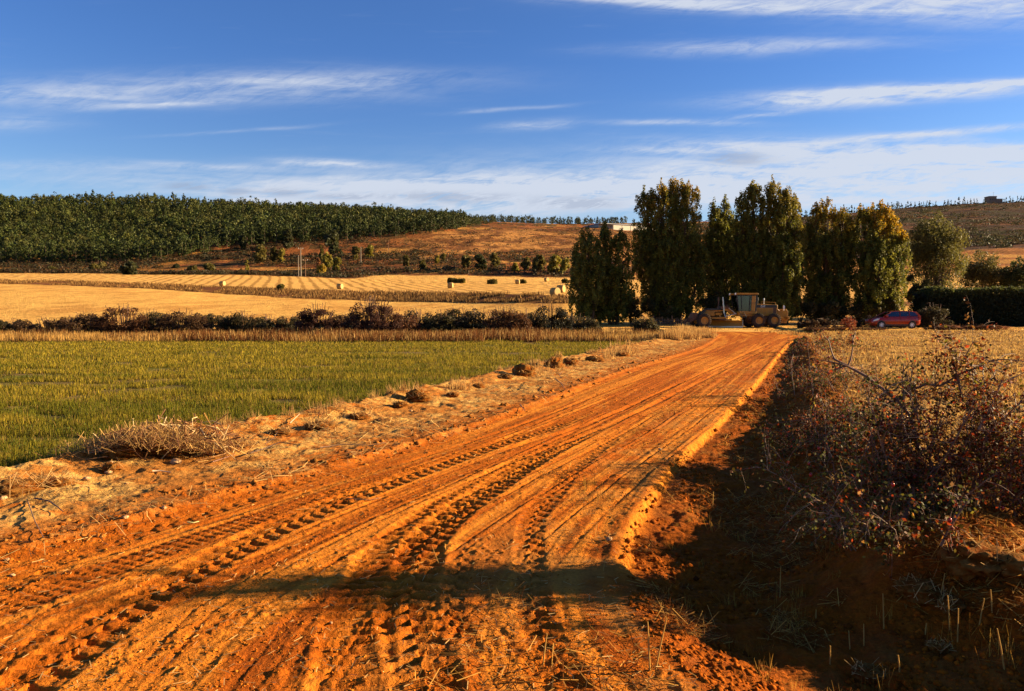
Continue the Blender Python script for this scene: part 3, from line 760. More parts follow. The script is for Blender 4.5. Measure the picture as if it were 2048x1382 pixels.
tree_at(1500, 80, [(1480, 400, 1.0, .55, .3), (1502, 374, 1.1, .6, -.3), (1490, 470, 1.4, .5, .9), (1515, 480, 1.2, .5, -.9)], 24000, yellow_and_sunlit(.3, .8, 14), 'tall dark poplar straight behind the grader cab', grp=G1)
tree_at(1556, 79, [(1543, 371, 1.2, .6, .2), (1566, 384, 1.2, .55, -.5), (1586, 404, 1.0, .5, .3), (1560, 480, 1.6, .5, -.9), (1596, 470, 1.0, .5, .6)], 32000, yellow_and_sunlit(.6, .55, 14, .5, (.26, .17, .02)), 'tall poplar with sunlit olive right flank behind the engine of the grader', grp=G1)  # the flank's sunlight is painted into its leaf colour
tree_at(1650, 82, [(1628, 418, .9, .55, 0), (1651, 404, 1.0, .6, .5), (1680, 422, 1.1, .55, -.4), (1645, 480, 1.6, .5, -.8), (1612, 455, 1.0, .5, .2), (1695, 450, 1.1, .5, .3)], 24000, yellow_and_sunlit(.75, .68, 12.5, .2), 'poplar with a pointed yellow-green top, first one right of the grader', grp=G1)
tree_at(1750, 80, [(1725, 424, 1.1, .6, .4), (1752, 416, 1.3, .6, -.3), (1778, 440, 1.2, .55, .2), (1795, 470, 1.0, .45, -.4), (1745, 500, 1.7, .5, -1)], 28000, yellow_and_sunlit(1.0, .62, 12, .25, (.36, .21, .012)), 'poplar with the yellowest crown, second one right of the grader', grp=G1)

def round_tree(name, px, Y, top, wpx, nleaf, lbl, grp=None, ca=(.035, .038, .012), cb=(.075, .068, .018), size=.22, low=.25, cat='tree', nclump=60, nstem=3, bare=0):
    base = onpix(px, Y); h = CAMH + Y * slope(top) - base[2]; r = wpx / 2 / F * Y
    root = empty(name, tuple(base), label=lbl, cat=cat, group=grp)
    tb = Buf(); lb = Buf(); cl = []
    for _ in range(nstem):
        a = rg.uniform(0, 6.28); p1 = np.array([math.cos(a) * r * .35, math.sin(a) * r * .35, h * .75])
        tb.tube(limb(np.array([0, 0, -.1]), p1, 8, rg, .03 * h / 4), np.linspace(.02 * h + .03, .02, 8), BARK, 5)
    for _ in range(nclump):
        d = sph(1, rg)[0]; d[2] = abs(d[2]) if rg.random() < .5 else d[2]; q = rg.uniform(.35, .95)
        c_ = np.array([d[0] * r * q, d[1] * r * q, h * (low + (1 - low) * .5) + d[2] * h * (1 - low) * .5 * q])
        cr = r * rg.uniform(.14, .26); cl.append((c_, (cr, cr, cr * 1.15)))
        if rg.random() < .4: tb.tube(limb(np.array([0, 0, h * low * .7]), c_, 5, rg, .03), np.linspace(.015 * h ** .5, .008, 5), BARK, 4)
    crown(lb, cl, nleaf, size, .6, ca, cb, rg, .2)
    lb.build('crown', M_leaf, root); tb.build('trunk', M_bark, root); return root
round_tree('willow_tree', 1868, 84, 428, 118, 26000, 'olive round-headed willow with feathery crown between the yellow poplar and the hedge', low=.16, nclump=190, ca=(.07, .07, .018), cb=(.16, .135, .03), size=.2)
round_tree('willow_tree', 1962, 92, 500, 92, 14000, 'olive rounded willow rising behind the middle of the dark hedge', low=.05, nclump=120, ca=(.065, .058, .018), cb=(.14, .11, .028), size=.2)
round_tree('willow_tree', 2040, 90, 508, 80, 13000, 'green willow behind the dark hedge at the right edge of the picture', low=.05, nclump=120, ca=(.045, .055, .016), cb=(.10, .10, .025), size=.2)
round_tree('young_tree', 1835, 82, 545, 60, 4000, 'small dark sapling thicket under the willow beside the golden gap', low=.05, nclump=22, nstem=5)
for px, top, w, l in ((1262, 590, 70, 'dark leafy undergrowth shrub below the twin-topped poplar'), (1330, 590, 90, 'broad shady shrub under the tallest poplar'), (1430, 585, 70, 'leafy shrub behind the lift cylinders of the grader'), (1600, 600, 66, 'leafy shrub right behind the rear end of the grader'), (1665, 602, 80, 'shaded shrub between the grader and the red car under the poplars'), (1730, 600, 70, 'olive shrub at the foot of the yellowest poplar'), (1775, 585, 60, 'light olive shrub just behind the bonnet of the red car'), (1200, 600, 80, 'thin shrub at the foot of the leftmost poplar')):
    round_tree('shrub', px, 79, top, w, 3200, l, low=.0, nclump=26, nstem=5, ca=(.04, .036, .012), cb=(.10, .075, .020), cat='shrub', grp='shrubs under the poplars')

# dark clipped hedge
def hedge():
    Y = 72; x0 = (1838 - CX) / F * Y; x1 = (2210 - CX) / F * Y; hb = h1(x0, Y)
    root = empty('hedge', (x0, Y, hb), label='tall black-green hedge in its own shade behind the red car', cat='hedge')
    n = 52000; u = rg.uniform(0, 1, n); hh = (2.95 + .55 * fbm(u * 14, u * 0, 3, 301) + .5 * fbm(u * 40, u * 0, 2, 302)) * sst(u, -.02, .06) ** .5
    f = rg.random(n); y = np.where(f < .6, 0.0, rg.uniform(0, 2.2, n)); z = np.where(f < .6, rg.uniform(0, 1, n), 1.0) * hh
    P = np.stack([u * (x1 - x0), y + rg.normal(size=n) * .12, z + rg.normal(size=n) * .10], 1)
    N = np.where((f < .6)[:, None], [0, -1., .2], [0, 0, 1.])
    b = Buf(); b.quads(leafquads(P, N, rg.uniform(.1, .24, n), .6, rg, .5), vary(mixc(np.tile([.022, .028, .009], (n, 1)), [.07, .075, .018], sst(z, 2.6, 3.5)), n, rg, .3))  # crest leaves paler, face darker: top light and shade put into leaf colour
    # dense inner growth
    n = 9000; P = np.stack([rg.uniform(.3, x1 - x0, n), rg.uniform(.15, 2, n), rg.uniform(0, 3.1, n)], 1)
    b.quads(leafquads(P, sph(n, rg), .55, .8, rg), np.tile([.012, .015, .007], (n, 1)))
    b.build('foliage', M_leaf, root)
    t = Buf()
    for i in range(22):
        x = (i + .5) / 22 * (x1 - x0); t.tube(limb(np.array([x, 1, -.1]), np.array([x + rg.normal() * .2, 1, 2.9]), 5, rg, .04), np.linspace(.06, .02, 5), BARK, 5)
    t.build('stems', M_bark, root)
hedge()

# ---- row of bramble bushes behind the green field
def bush(name, px, Y, top, wpx, nleaf, lbl, grp, ca, cb, size=.13, cat='bush', twigs=26, dep=.5, dz=0):
    base = onpix(px, Y); h = max(CAMH + Y * slope(top) - base[2], .3); r = wpx / 2 / F * Y
    root = empty(name, tuple(base), label=lbl, cat=cat, group=grp)
    tb = Buf(); lb = Buf(); cl = []
    nc = int(26 + r * 14); nleaf = int(nleaf * 1.5)
    for _ in range(nc):
        u = rg.uniform(-1, 1); e = math.sqrt(max(1 - u * u * .85, 0.05)); hz = h * 1.08 * e ** .6 * rg.uniform(.85, 1.0)
        c_ = np.array([u * r, rg.uniform(-1, 1) * r * dep * e, hz * rg.uniform(.10, .92)]); cr = rg.uniform(.14, .30) * min(h, 1.6) * .8
        cl.append((c_, (cr * 1.3, cr * 1.2, cr)))
    crown(lb, cl, nleaf, size, .55, ca, cb, rg, .25)
    for _ in range(twigs):
        u = rg.uniform(-1, 1); e = math.sqrt(max(1 - u * u * .85, .05)); top_ = np.array([u * r * 1.05, rg.uniform(-.5, .5) * r * dep, h * e * rg.uniform(.85, 1.22)])
        foot = np.array([u * r * .5, 0, -.05]); mid = (foot + top_) / 2 + [0, 0, h * .2]; tipp = top_ + [rg.normal() * .25, 0, -rg.uniform(0, .2)]
        tb.tube(np.array([foot, mid, top_, tipp]), [.03, .022, .014, .008], (.10, .05, .028), 4)
    lb.build('foliage', M_leaf, root); tb.build('stems', M_bark, root); return root
HB = [  # px, Y, top, width, tone, label
 (15, 57, 645, 90, 0, 'low bush at the left edge of the picture behind the green field'),
 (95, 56, 643, 100, 1, 'low brown bush, second from the left in the hedgerow'),
 (165, 57, 634, 80, 1, 'brown bush left of the tall rusty one in the hedgerow'),
 (245, 55, 616, 76, 3, 'tall rusty brown bush standing highest on the left of the hedgerow'),
 (305, 57, 630, 80, 2, 'dark olive bush touching the tall rusty one on its right'),
 (365, 56, 628, 84, 1, 'brownish bramble bush with a flat top left of the middle gap'),
 (430, 58, 634, 80, 2, 'green-brown bramble bush at about a fifth of the hedgerow'),
 (485, 57, 631, 66, 0, 'dark bramble bush below the utility poles'),
 (540, 59, 638, 80, 0, 'low black-green bramble left of the twin dark mounds'),
 (590, 60, 640, 60, 0, 'lowest dark bramble just left of a spiky round bush'),
 (636, 57, 617, 66, 4, 'spiky round bush with bare twigs left of the biggest bush'),
 (692, 58, 636, 60, 1, 'small brown bush between the two tall spiky ones'),
 (745, 55, 608, 84, 4, 'biggest bush of the hedgerow, dark purple-brown with bare twigs'),
 (790, 56, 630, 70, 3, 'rusty leaved bush hugging the right side of the biggest bush'),
 (838, 58, 627, 70, 5, 'black-green bush right of the rusty one'),
 (885, 57, 632, 70, 2, 'olive brown bush right of the centre of the hedgerow'),
 (915, 59, 622, 50, 2, 'bush with a thin upright tuft of twigs on top'),
 (960, 58, 626, 76, 5, 'black bush with arching twigs, lit only on its crest'),
 (1010, 56, 622, 70, 3, 'reddish bush between two black ones near the poplars'),
 (1052, 58, 628, 66, 5, 'low black bush two places left of the poplars'),
 (1100, 59, 616, 66, 5, 'round black bush nearest to the leftmost poplar'),
 (1150, 60, 636, 70, 0, 'low dark bramble under the leftmost poplar'),
]
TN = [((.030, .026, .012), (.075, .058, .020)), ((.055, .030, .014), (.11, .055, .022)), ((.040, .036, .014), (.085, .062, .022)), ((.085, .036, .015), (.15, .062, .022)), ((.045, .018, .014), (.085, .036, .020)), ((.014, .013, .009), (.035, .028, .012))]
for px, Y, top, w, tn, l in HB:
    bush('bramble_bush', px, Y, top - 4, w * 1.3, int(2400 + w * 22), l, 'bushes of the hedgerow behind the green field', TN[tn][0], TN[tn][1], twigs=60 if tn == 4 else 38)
bush('bramble_bush', 1290, 58, 634, 46, 2600, 'small olive bush alone in the dry grass left of the grader', None, TN[2][0], (.12, .09, .03))
bush('red_shrub', 1697, 62, 634, 22, 800, 'small orange-red leaved shrub left of the red car', None, (.16, .035, .012), (.28, .06, .02), size=.09, cat='shrub', twigs=8)
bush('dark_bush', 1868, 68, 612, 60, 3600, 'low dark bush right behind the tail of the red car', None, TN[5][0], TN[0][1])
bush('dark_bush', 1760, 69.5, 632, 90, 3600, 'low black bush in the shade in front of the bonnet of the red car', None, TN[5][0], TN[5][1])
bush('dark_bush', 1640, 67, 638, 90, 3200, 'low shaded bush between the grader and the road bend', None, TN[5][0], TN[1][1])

# ================================================================== pines
def pine_arrays(h, r, rg, nl, size, shape=0, ncl=26, low=.14):
    lb = Buf(); cl = []; low = min(low, .06)
    for i in range(ncl):
        t = rg.uniform(0, 1)
        e = (1 - t) ** .55 * .95 if shape == 0 else math.sqrt(max(1 - (t * 1.7 - .75) ** 2, .05))
        a = rg.uniform(0, 6.28); q = r * e * rg.uniform(.35, .95)
        z = h * (low + (1 - low) * t * .93)
        cr = r * rg.uniform(.22, .38) * (1 - .4 * t * (shape == 0))
        cl.append((np.array([math.cos(a) * q, math.sin(a) * q, z]), (cr, cr, cr * .8)))
    cl.append((np.array([0, 0, h * .93]), (r * .2, r * .2, r * .3)))
    crown(lb, cl, nl, size, .7, (.018, .028, .006), (.058, .068, .013), rg, .3, None, .22)
    return lb.arrays()
def pine_trunk(h, rg):
    tb = Buf(); tb.tube(limb(np.array([0, 0, -.3]), np.array([0, 0, h * .85]), 6, rg, .02), np.linspace(.16, .03, 6) * h / 8, BARK, 5)
    return tb.arrays()
rg = np.random.default_rng(31)
PV = []
for i in range(6):
    shp = i % 2; hh, rr_ = (8.5, 2.6) if shp == 0 else (8.2, 3.2)
    A = pine_arrays(hh, rr_, rg, 520, .50, shp); Tn = pine_trunk(hh, rg)
    PV.append((mesh_np('crown', A[0], A[1], None, A[2], M_pine), mesh_np('trunk', Tn[0], Tn[1], None, Tn[2], M_bark)))
PS = [pine_arrays(*((8.5, 2.6) if i % 2 == 0 else (8.2, 3.2)), rg, 270, .72, i % 2, 24) for i in range(8)]
SM = []     # slim young pines for the ridges
for i in range(4):
    A = pine_arrays(5.5, 1.55, rg, 330, .62, 0, 16, .03); Tn = pine_trunk(5.5, rg)
    SM.append((mesh_np('crown', A[0], A[1], None, A[2], M_pine), mesh_np('trunk', Tn[0], Tn[1], None, Tn[2], M_bark)))
def put_pine(v, p, s, lbl, grp, sz=1.0):
    root = empty('pine_tree', tuple(p), rg.uniform(0, 6.28), label=lbl, cat='pine', group=grp)
    root.scale = (s, s, s * sz)
    for nm, me in (('crown', v[0]), ('trunk', v[1])):
        c_ = bpy.data.objects.new(nm, me); COL.objects.link(c_); c_.parent = root
# forest outline in picture columns: lower edge (row index) and the ridge
fb = pchip([-600, 0, 300, 400, 450, 520, 600, 700, 800, 850, 900, 940, 1000, 1100, 1240], [6.95, 6.9, 6.95, 7.15, 7.5, 7.75, 7.78, 7.78, 7.82, 7.85, 7.95, 8.3, 8.80, 8.90, 8.94])
def rowY(c_, t):
    k = int(math.floor(t)); k = min(k, len(ROWS) - 2); return lerp(float(RY[k](c_)), float(RY[k + 1](c_)), t - k)
pts = []
for i in range(200000):
    Y = math.sqrt(rg.uniform(370 ** 2, 740 ** 2)); c_ = rg.uniform(-420, 1250); pts.append((c_, Y))
    if len(pts) > 60000: break
pa = np.array(pts); yb0 = np.array([rowY(c_, t) for c_, t in zip(np.linspace(-420, 1250, 300), fb(np.linspace(-420, 1250, 300)))])
ybase = np.interp(pa[:, 0], np.linspace(-420, 1250, 300), yb0); yrid = RY[9](pa[:, 0])
pa = pa[(pa[:, 1] > ybase) & (pa[:, 1] < yrid + 12)]
# thin to a minimum spacing on a jittered grid
Xp = (pa[:, 0] - CX) / F * pa[:, 1]; g = np.stack([np.floor(Xp / 5.6), np.floor(pa[:, 1] / 5.6)], 1); _, ui = np.unique(g, axis=0, return_index=True)
pa = pa[ui]; Xp = (pa[:, 0] - CX) / F * pa[:, 1]; Zp = H(Xp, pa[:, 1])
yb_ = np.interp(pa[:, 0], np.linspace(-420, 1250, 300), yb0); vis = (pa[:, 0] > -12)
order = np.argsort((pa[:, 1] - yb_) + (~vis) * 1e4)
print('pines', len(pa))
sc_ = (.74 + .6 * fbm(Xp * .04, pa[:, 1] * .04, 3, 401)) * rg.uniform(.82, 1.18, len(pa)) * (1 + .28 * (rg.random(len(pa)) < .09)) * np.where(pa[:, 0] > 930, .62, 1)
ind = set(order[:150].tolist())
rid = [i for i in np.argsort(-(pa[:, 1] - RY[9](pa[:, 0])) * vis) if i not in ind and vis[i]][:70]
def near_of(px):
    for lim, t in ((90, 'at the left picture edge'), (180, 'left of the dry slope shrubs'), (240, 'above the dark low shrub'), (300, 'above the round holm oak'), (380, 'right of the round holm oak'), (450, 'left of the slope trees'), (520, 'above the left slope trees'), (600, 'above the utility poles'), (700, 'above the biggest slope tree'), (800, 'above the lone pale pole'), (900, 'above the pale rock'), (960, 'above the ochre bank, left end'), (1030, 'above the ochre bank, middle'), (1110, 'above the ochre bank, right half'), (5000, 'beside the white warehouse')):
        if px < lim: return t
for i in order[:150]:
    put_pine(PV[rg.integers(6)], (Xp[i], pa[i, 1], Zp[i]), sc_[i], 'dark green pine on the lower forest edge ' + near_of(pa[i, 0]), 'pines along the lower edge of the forest')
for i in rid:
    put_pine(PV[rg.integers(6)], (Xp[i], pa[i, 1], Zp[i]), sc_[i] * (1.15 if rg.random() < .35 else .95), 'round pine against the sky on the forest ridge ' + near_of(pa[i, 0]), 'pines on the ridge of the forest')
rest = [i for i in range(len(pa)) if i not in ind and i not in set(rid)]
Vs, Qs, Cs, n0 = [], [], [], 0
for i in rest:
    V, Q, C = PS[rg.integers(8)]; a = rg.uniform(0, 6.28); ca, sa = math.cos(a), math.sin(a); s = sc_[i]
    Vs.append(np.stack([(V[:, 0] * ca - V[:, 1] * sa) * s + Xp[i], (V[:, 0] * sa + V[:, 1] * ca) * s + pa[i, 1], V[:, 2] * s + Zp[i]], 1).astype(np.float32))
    Qs.append(Q + n0); n0 += len(V); k = rg.uniform(.65, 1.35); Cs.append((C * k * np.array([rg.uniform(.9, 1.25), 1, .9])).astype(np.float32))
tag(add_obj('pine_forest', mesh_np('pine_forest', np.concatenate(Vs), np.concatenate(Qs), None, np.concatenate(Cs), M_pine)), 'dense dark green pine forest covering the hillside on the left', 'forest', kind='stuff')
del Vs, Qs, Cs
# ridge lines: the centre plateau and the long ridge on the right
ORD = 'first second third fourth fifth sixth seventh eighth ninth tenth eleventh twelfth thirteenth fourteenth fifteenth sixteenth seventeenth eighteenth nineteenth twentieth'.split()
cpos = [(1118, 445, 1.0), (1128, 444, .7), (1137, 444, 1.5), (1150, 446, .8), (1157, 446, .7), (1184, 447, .9), (1192, 447, .8), (1199, 447, 1.0), (1206, 447, 1.1), (1213, 447, .9), (1223, 446, 1.1), (1230, 446, 1.2), (1090, 446, .9), (1104, 446, .8)]
def onridge(px, dY=0):
    Y = float(RY[9](px)) - 3 + dY; return onpix(px, Y)
for px, py, s in cpos:
    k_ = sorted(q[0] for q in cpos).index(px); sz_ = 'rounder and taller' if s > 1.3 else ('very small' if s < .85 else 'small')
    put_pine(SM[rg.integers(4)] if s < 1.3 else PV[1], onridge(px), s * (1 if s < 1.3 else .62), sz_ + ' pine on the plateau left of the white warehouse, ' + ORD[k_] + ' from the left', 'pines on the plateau', .9)
rpx = np.concatenate([np.arange(1600, 1800, 5.5), np.arange(1800, 1870, 6), [1882, 1889, 1896, 1903, 1911, 1921, 1927, 1934, 1941, 1948, 1960, 1963, 2001, 2006, 2012, 2019, 2027, 2034, 2041, 2047]])
for i_, px in enumerate(rpx):
    if px > 1995: l_ = 'small slim pine right of the hilltop house on the skyline, %s from the right edge' % ORD[int((rpx > px).sum())]
    elif px > 1875: l_ = 'slim pine between ridge pole and hilltop house, %s leftwards from the house' % ORD[int(((rpx > px) & (rpx < 1995)).sum())]
    elif px > 1808: l_ = 'small skyline pine above the willow, %s right of the yellowest poplar' % ORD[int(((rpx < px) & (rpx > 1808)).sum())]
    else: l_ = 'small slim pine in the row on the skyline between and behind the poplars at right'
    put_pine(SM[rg.integers(4)], onridge(px + rg.normal() * 1.0, rg.uniform(-25, 3)), rg.uniform(1.0, 1.75), l_, 'pines along the right ridge', rg.uniform(.85, 1.2))
# scrubby growth over the dark hill on the right and over the heath
def scrub(name, n, keep, lbl, size, seed, cols, hgt):
    rg2 = np.random.default_rng(seed); c_ = rg2.uniform(-20, 2080, n); T = rg2.uniform(5.1, 8.98, n)
    k = keep(c_, T); c_, T = c_[k], T[k]; Y = np.array([rowY(a, t) for a, t in zip(c_, T)]); Xx = (c_ - CX) / F * Y
    kk = fbm(Xx * .02, Y * .05, 4, seed) > (.42 if name == 'heath_scrub' else .42); c_, Y, Xx = c_[kk], Y[kk], Xx[kk]; Zz = H(Xx, Y); m_ = 16
    P = np.stack([Xx, Y, Zz], 1); sc = rg2.uniform(.5, 1.3, len(P)); d = sph(len(P) * m_, rg2); d[:, 2] = np.abs(d[:, 2])
    PP = np.repeat(P, m_, 0) + d * np.repeat(sc, m_)[:, None] * hgt
    ci = rg2.integers(0, len(cols), len(P)); cc = np.repeat(np.array(cols)[ci], m_, 0)
    b = Buf(); b.quads(leafquads(PP, d + [0, 0, .3], size * np.repeat(sc, m_), .7, rg2, .5), vary(cc, len(PP), rg2, .2)); tag(b.build(name, M_leaf), lbl, 'scrub', kind='stuff')
SCC = [(.05, .035, .014), (.035, .034, .013), (.09, .045, .018), (.07, .05, .018)]
scrub('heath_scrub', 17000, lambda c_, T: (c_ < 1240) & (T < fb(np.minimum(c_, 1240))) & (T > lerp(5.15, 6.05, sst(c_, 690, 780))) & ((T < 7.2) | (c_ < 760)), 'dark low heath scrub on the slope below the forest and the ochre bank', .8, 51, SCC, np.array([1.8, 1.2, 1.3]))
scrub('plateau_scrub', 1800, lambda c_, T: (c_ > 900) & (c_ < 1400) & (T > 8.0), 'low brown scrub on the plateau above the ochre bank', .8, 54, SCC, np.array([1.3, .9, .6]))
scrub('bank_scrub', 9000, lambda c_, T: (c_ > 640) & (c_ < 1270) & (T > 6.9) & (T < 8.2) & (T < fb(np.minimum(c_, 1240))), 'small dry brown scrub dotted over the ochre bank', .7, 57, [(.12, .055, .018), (.06, .04, .015), (.16, .08, .025)], np.array([1.5, .9, .8]))
scrub('ridge_scrub', 26000, lambda c_, T: (c_ > 1350) & (T > 7.05), 'grey-green scrub spread over the dark hill on the right', 1.2, 52, [(.04, .036, .014), (.028, .03, .012), (.05, .034, .014)], np.array([2.6, 1.8, 1.7]))

# ---- small deciduous trees and shrubs on the slope
rg = np.random.default_rng(41)
YG, OL, DG, OR = ((.16, .14, .022), (.30, .23, .035)), ((.08, .07, .018), (.17, .13, .026)), ((.026, .032, .012), (.06, .06, .018)), ((.20, .085, .03), (.32, .15, .05))
def slope_tree(px, base, top, w, tone, lbl, nm='young_poplar', cat='tree', grp=None):
    a = hit(px, base, 180, 700); Y = a[1]
    h = CAMH + Y * slope(top) - a[2]; r = w / 2 / F * Y
    root = empty(nm, tuple(a), label=lbl, cat=cat, group=grp); cl = []
    for _ in range(26):
        t = rg.uniform(.12, .95); e = math.sqrt(max(1 - (t * 1.5 - .65) ** 2, .05)); q = r * e * rg.uniform(.1, .8); an = rg.uniform(0, 6.28)
        cr = r * rg.uniform(.2, .38); cl.append((np.array([math.cos(an) * q, math.sin(an) * q, t * h]), (cr, cr, cr * 1.3)))
    lb = Buf(); crown(lb, cl, 1500, .45 + .02 * w, .7, tone[0], tone[1], rg, .2); lb.build('crown', M_leaf, root)
    tb = Buf(); tb.tube(limb(np.array([0, 0, -.3]), np.array([0, 0, h * .8]), 5, rg, .05), np.linspace(.16, .03, 5), BARK, 5); tb.build('trunk', M_bark, root)
ST = [(519, 527, 493, 28, OL, 'olive young poplar at the left end of the slope trees'), (548, 524, 496, 18, OL, 'narrow olive poplar second from the left on the slope'), (563, 524, 498, 18, YG, 'yellowish poplar third from the left on the slope'),
 (494, 546, 519, 8, YG, 'tiny yellow sapling below the left slope trees'), (486, 500, 472, 22, DG, 'single pine-dark tree standing before the forest edge at left'), (577, 500, 458, 24, DG, 'dark conical tree standing before the forest edge above the utility poles'),
 (666, 512, 466, 42, DG, 'biggest tree on the slope, dark green and round, right of the utility poles'), (643, 525, 490, 14, OL, 'slender olive tree on the left of the biggest slope tree'), (656, 537, 507, 22, YG, 'yellow-green poplar in front of the biggest slope tree'),
 (675, 545, 513, 20, YG, 'yellow poplar on a thin trunk in front of the biggest slope tree'), (637, 534, 515, 10, OR, 'orange sapling beside the utility poles'), (643, 553, 532, 24, ((.26, .18, .02), (.42, .28, .03)), 'bright yellow bush at the field edge right of the utility poles'),
 (712, 520, 492, 20, OL, 'pale twiggy tree just left of the single tall pole'), (739, 517, 491, 22, YG, 'bright yellow-green tree right of the single tall pole'), (812, 532, 512, 14, OL, 'small olive sapling in the middle of the scrub slope'),
 (875, 527, 512, 12, YG, 'small light green sapling left of the pale rock'), (886, 522, 508, 14, OL, 'small olive tree above the pale rock'), (932, 538, 512, 22, OL, 'olive tree, first of the pair right of the pale rock'), (960, 540, 510, 28, DG, 'dark green tree, second of the pair right of the pale rock'),
 (990, 534, 508, 22, OL, 'olive tree below the ochre bank'), (1030, 545, 528, 16, YG, 'yellow-green sapling below the ochre bank'), (1052, 540, 515, 22, OL, 'olive tree left of the lightest one below the ochre bank'), (1078, 542, 512, 30, OL, 'broad green tree below the right half of the ochre bank'),
 (1108, 546, 512, 32, YG, 'broad yellow-green tree below the right half of the ochre bank'), (1130, 548, 520, 22, YG, 'yellow-green tree closest to the leftmost poplar'), (845, 540, 520, 14, OL, 'grey-olive bushy tree left of the light green sapling')]
for a in ST: slope_tree(*a)
SHR = [(260, 549, 529, 38, DG, 'round black-green holm oak bush alone at the top edge of the golden field'), (105, 545, 535, 20, OL, 'low shrub on the dry slope under the forest at left'), (190, 542, 530, 22, OL, 'dark low shrub left of the round holm oak bush'),
 (205, 538, 525, 20, OL, 'small shrub just under the forest left of the round holm oak bush'), (353, 536, 529, 12, DG, 'tiny dark shrub on the dry slope right of the round holm oak bush'), (385, 547, 535, 24, OL, 'wide low shrub at the field edge'), (420, 545, 528, 24, OL, 'dark olive shrub left of the heath'),
 (562, 580, 572, 16, OL, 'olive shrub in the grass strip between the golden fields'), (905, 566, 560, 22, OL, 'long dark shrub on the line between the two upper fields'), (922, 566, 560, 18, OL, 'dark shrub next to the long one on the upper field line'), (985, 568, 563, 20, OL, 'dark shrub in the middle of the upper field line'),
 (1044, 567, 562, 18, OL, 'dark shrub near the right end of the upper field line'), (1130, 566, 560, 14, OL, 'small shrub at the right end of the upper field line beside the poplars')]
for px, bs, tp, w, tn, l in SHR: slope_tree(px, bs, tp, w, tn, l, 'shrub', 'shrub')

# ================================================================== hard-surface helpers
class BM:
    def __init__(s): s.bm = bmesh.new()
    def box(s, x0, x1, y0, y1, z0, z1, rot=None):
        vs = [s.bm.verts.new((x, y, z)) for x in (x0, x1) for y in (y0, y1) for z in (z0, z1)]
        for f in ((0, 1, 3, 2), (4, 6, 7, 5), (0, 4, 5, 1), (2, 3, 7, 6), (0, 2, 6, 4), (1, 5, 7, 3)): s.bm.faces.new([vs[i] for i in f])
        return s
    def prism(s, poly, y0, y1, axis='y'):
        """polygon in x,z swept along y (or in y,z swept along x)"""
        mk = (lambda a, b_, t: (a, t, b_)) if axis == 'y' else (lambda a, b_, t: (t, a, b_))
        A = [s.bm.verts.new(mk(a, b_, y0)) for a, b_ in poly]; B = [s.bm.verts.new(mk(a, b_, y1)) for a, b_ in poly]
        s.bm.faces.new(A); s.bm.faces.new(B[::-1]); n = len(poly)
        for i in range(n): s.bm.faces.new((A[i], B[i], B[(i + 1) % n], A[(i + 1) % n]))
        return s
    def rod(s, p0, p1, r0, r1=None, k=10):
        r1 = r0 if r1 is None else r1; p0 = Vector(p0); p1 = Vector(p1); d = p1 - p0
        q = d.to_track_quat('Z', 'Y').to_matrix().to_4x4()
        bmesh.ops.create_cone(s.bm, cap_ends=True, segments=k, radius1=r0, radius2=r1, depth=d.length, matrix=Matrix.Translation((p0 + p1) / 2) @ q)
        return s
    def bar(s, p0, p1, w, h):
        p0 = Vector(p0); p1 = Vector(p1); d = p1 - p0; L = d.length
        q = d.to_track_quat('X', 'Z').to_matrix().to_4x4(); M_ = Matrix.Translation((p0 + p1) / 2) @ q @ Matrix.Diagonal((L, w, h, 1))
        bmesh.ops.create_cube(s.bm, size=1, matrix=M_); return s
    def lathe(s, prof, c, k=32):
        """profile (radius, y) revolved round the y axis through c"""
        rings = []
        for r, y in prof:
            rings.append([s.bm.verts.new((c[0] + r * math.cos(a), c[1] + y, c[2] + r * math.sin(a))) for a in np.linspace(0, 2 * np.pi, k, endpoint=False)])
        for A, B in zip(rings, rings[1:]):
            for i in range(k): s.bm.faces.new((A[i], A[(i + 1) % k], B[(i + 1) % k], B[i]))
        return s
    def build(s, name, mat, parent=None, bevel=0, smooth=False):
        bmesh.ops.recalc_face_normals(s.bm, faces=s.bm.faces)
        me = bpy.data.meshes.new(name); s.bm.to_mesh(me); s.bm.free(); me.materials.append(mat)
        if smooth:
            me.shade_smooth()
            try: me.set_sharp_from_angle(angle=R(35))
            except Exception: pass
        o = add_obj(name, me, parent)
        if bevel:
            m_ = o.modifiers.new('bevel', 'BEVEL'); m_.width = bevel; m_.segments = 2; m_.limit_method = 'ANGLE'
        return o

M_cat = flat_mat('machine_yellow', (.37, .165, .008), .4, 0, 3, .2, 0, .5, .22)
M_cat2 = flat_mat('dirty_yellow', (.36, .16, .012), .5, 0, 3, .25, 0, .3, .35)
M_blk = flat_mat('black_paint', (.015, .014, .014), .35, 0, 4, .3)
M_tyre = flat_mat('tyre', (.022, .019, .017), .85, 0, 6, .4, .3, .2, .35)
M_steel = flat_mat('worn_steel', (.40, .38, .36), .32, .85, 7, .25)
M_rust = flat_mat('rusty_steel', (.12, .06, .035), .75, .2, 7, .4)
M_white = flat_mat('white_paint', (.72, .70, .66), .5, 0, 4, .1)
M_red = flat_mat('car_red', (.30, .016, .006), .22, .1, 3, .12, 0, .6, .15)
M_lampg = flat_mat('lamp_glass', (.6, .6, .62), .15, .2, 4, .1)
M_taill = flat_mat('tail_glass', (.35, .01, .01), .15, 0, 4, .1)
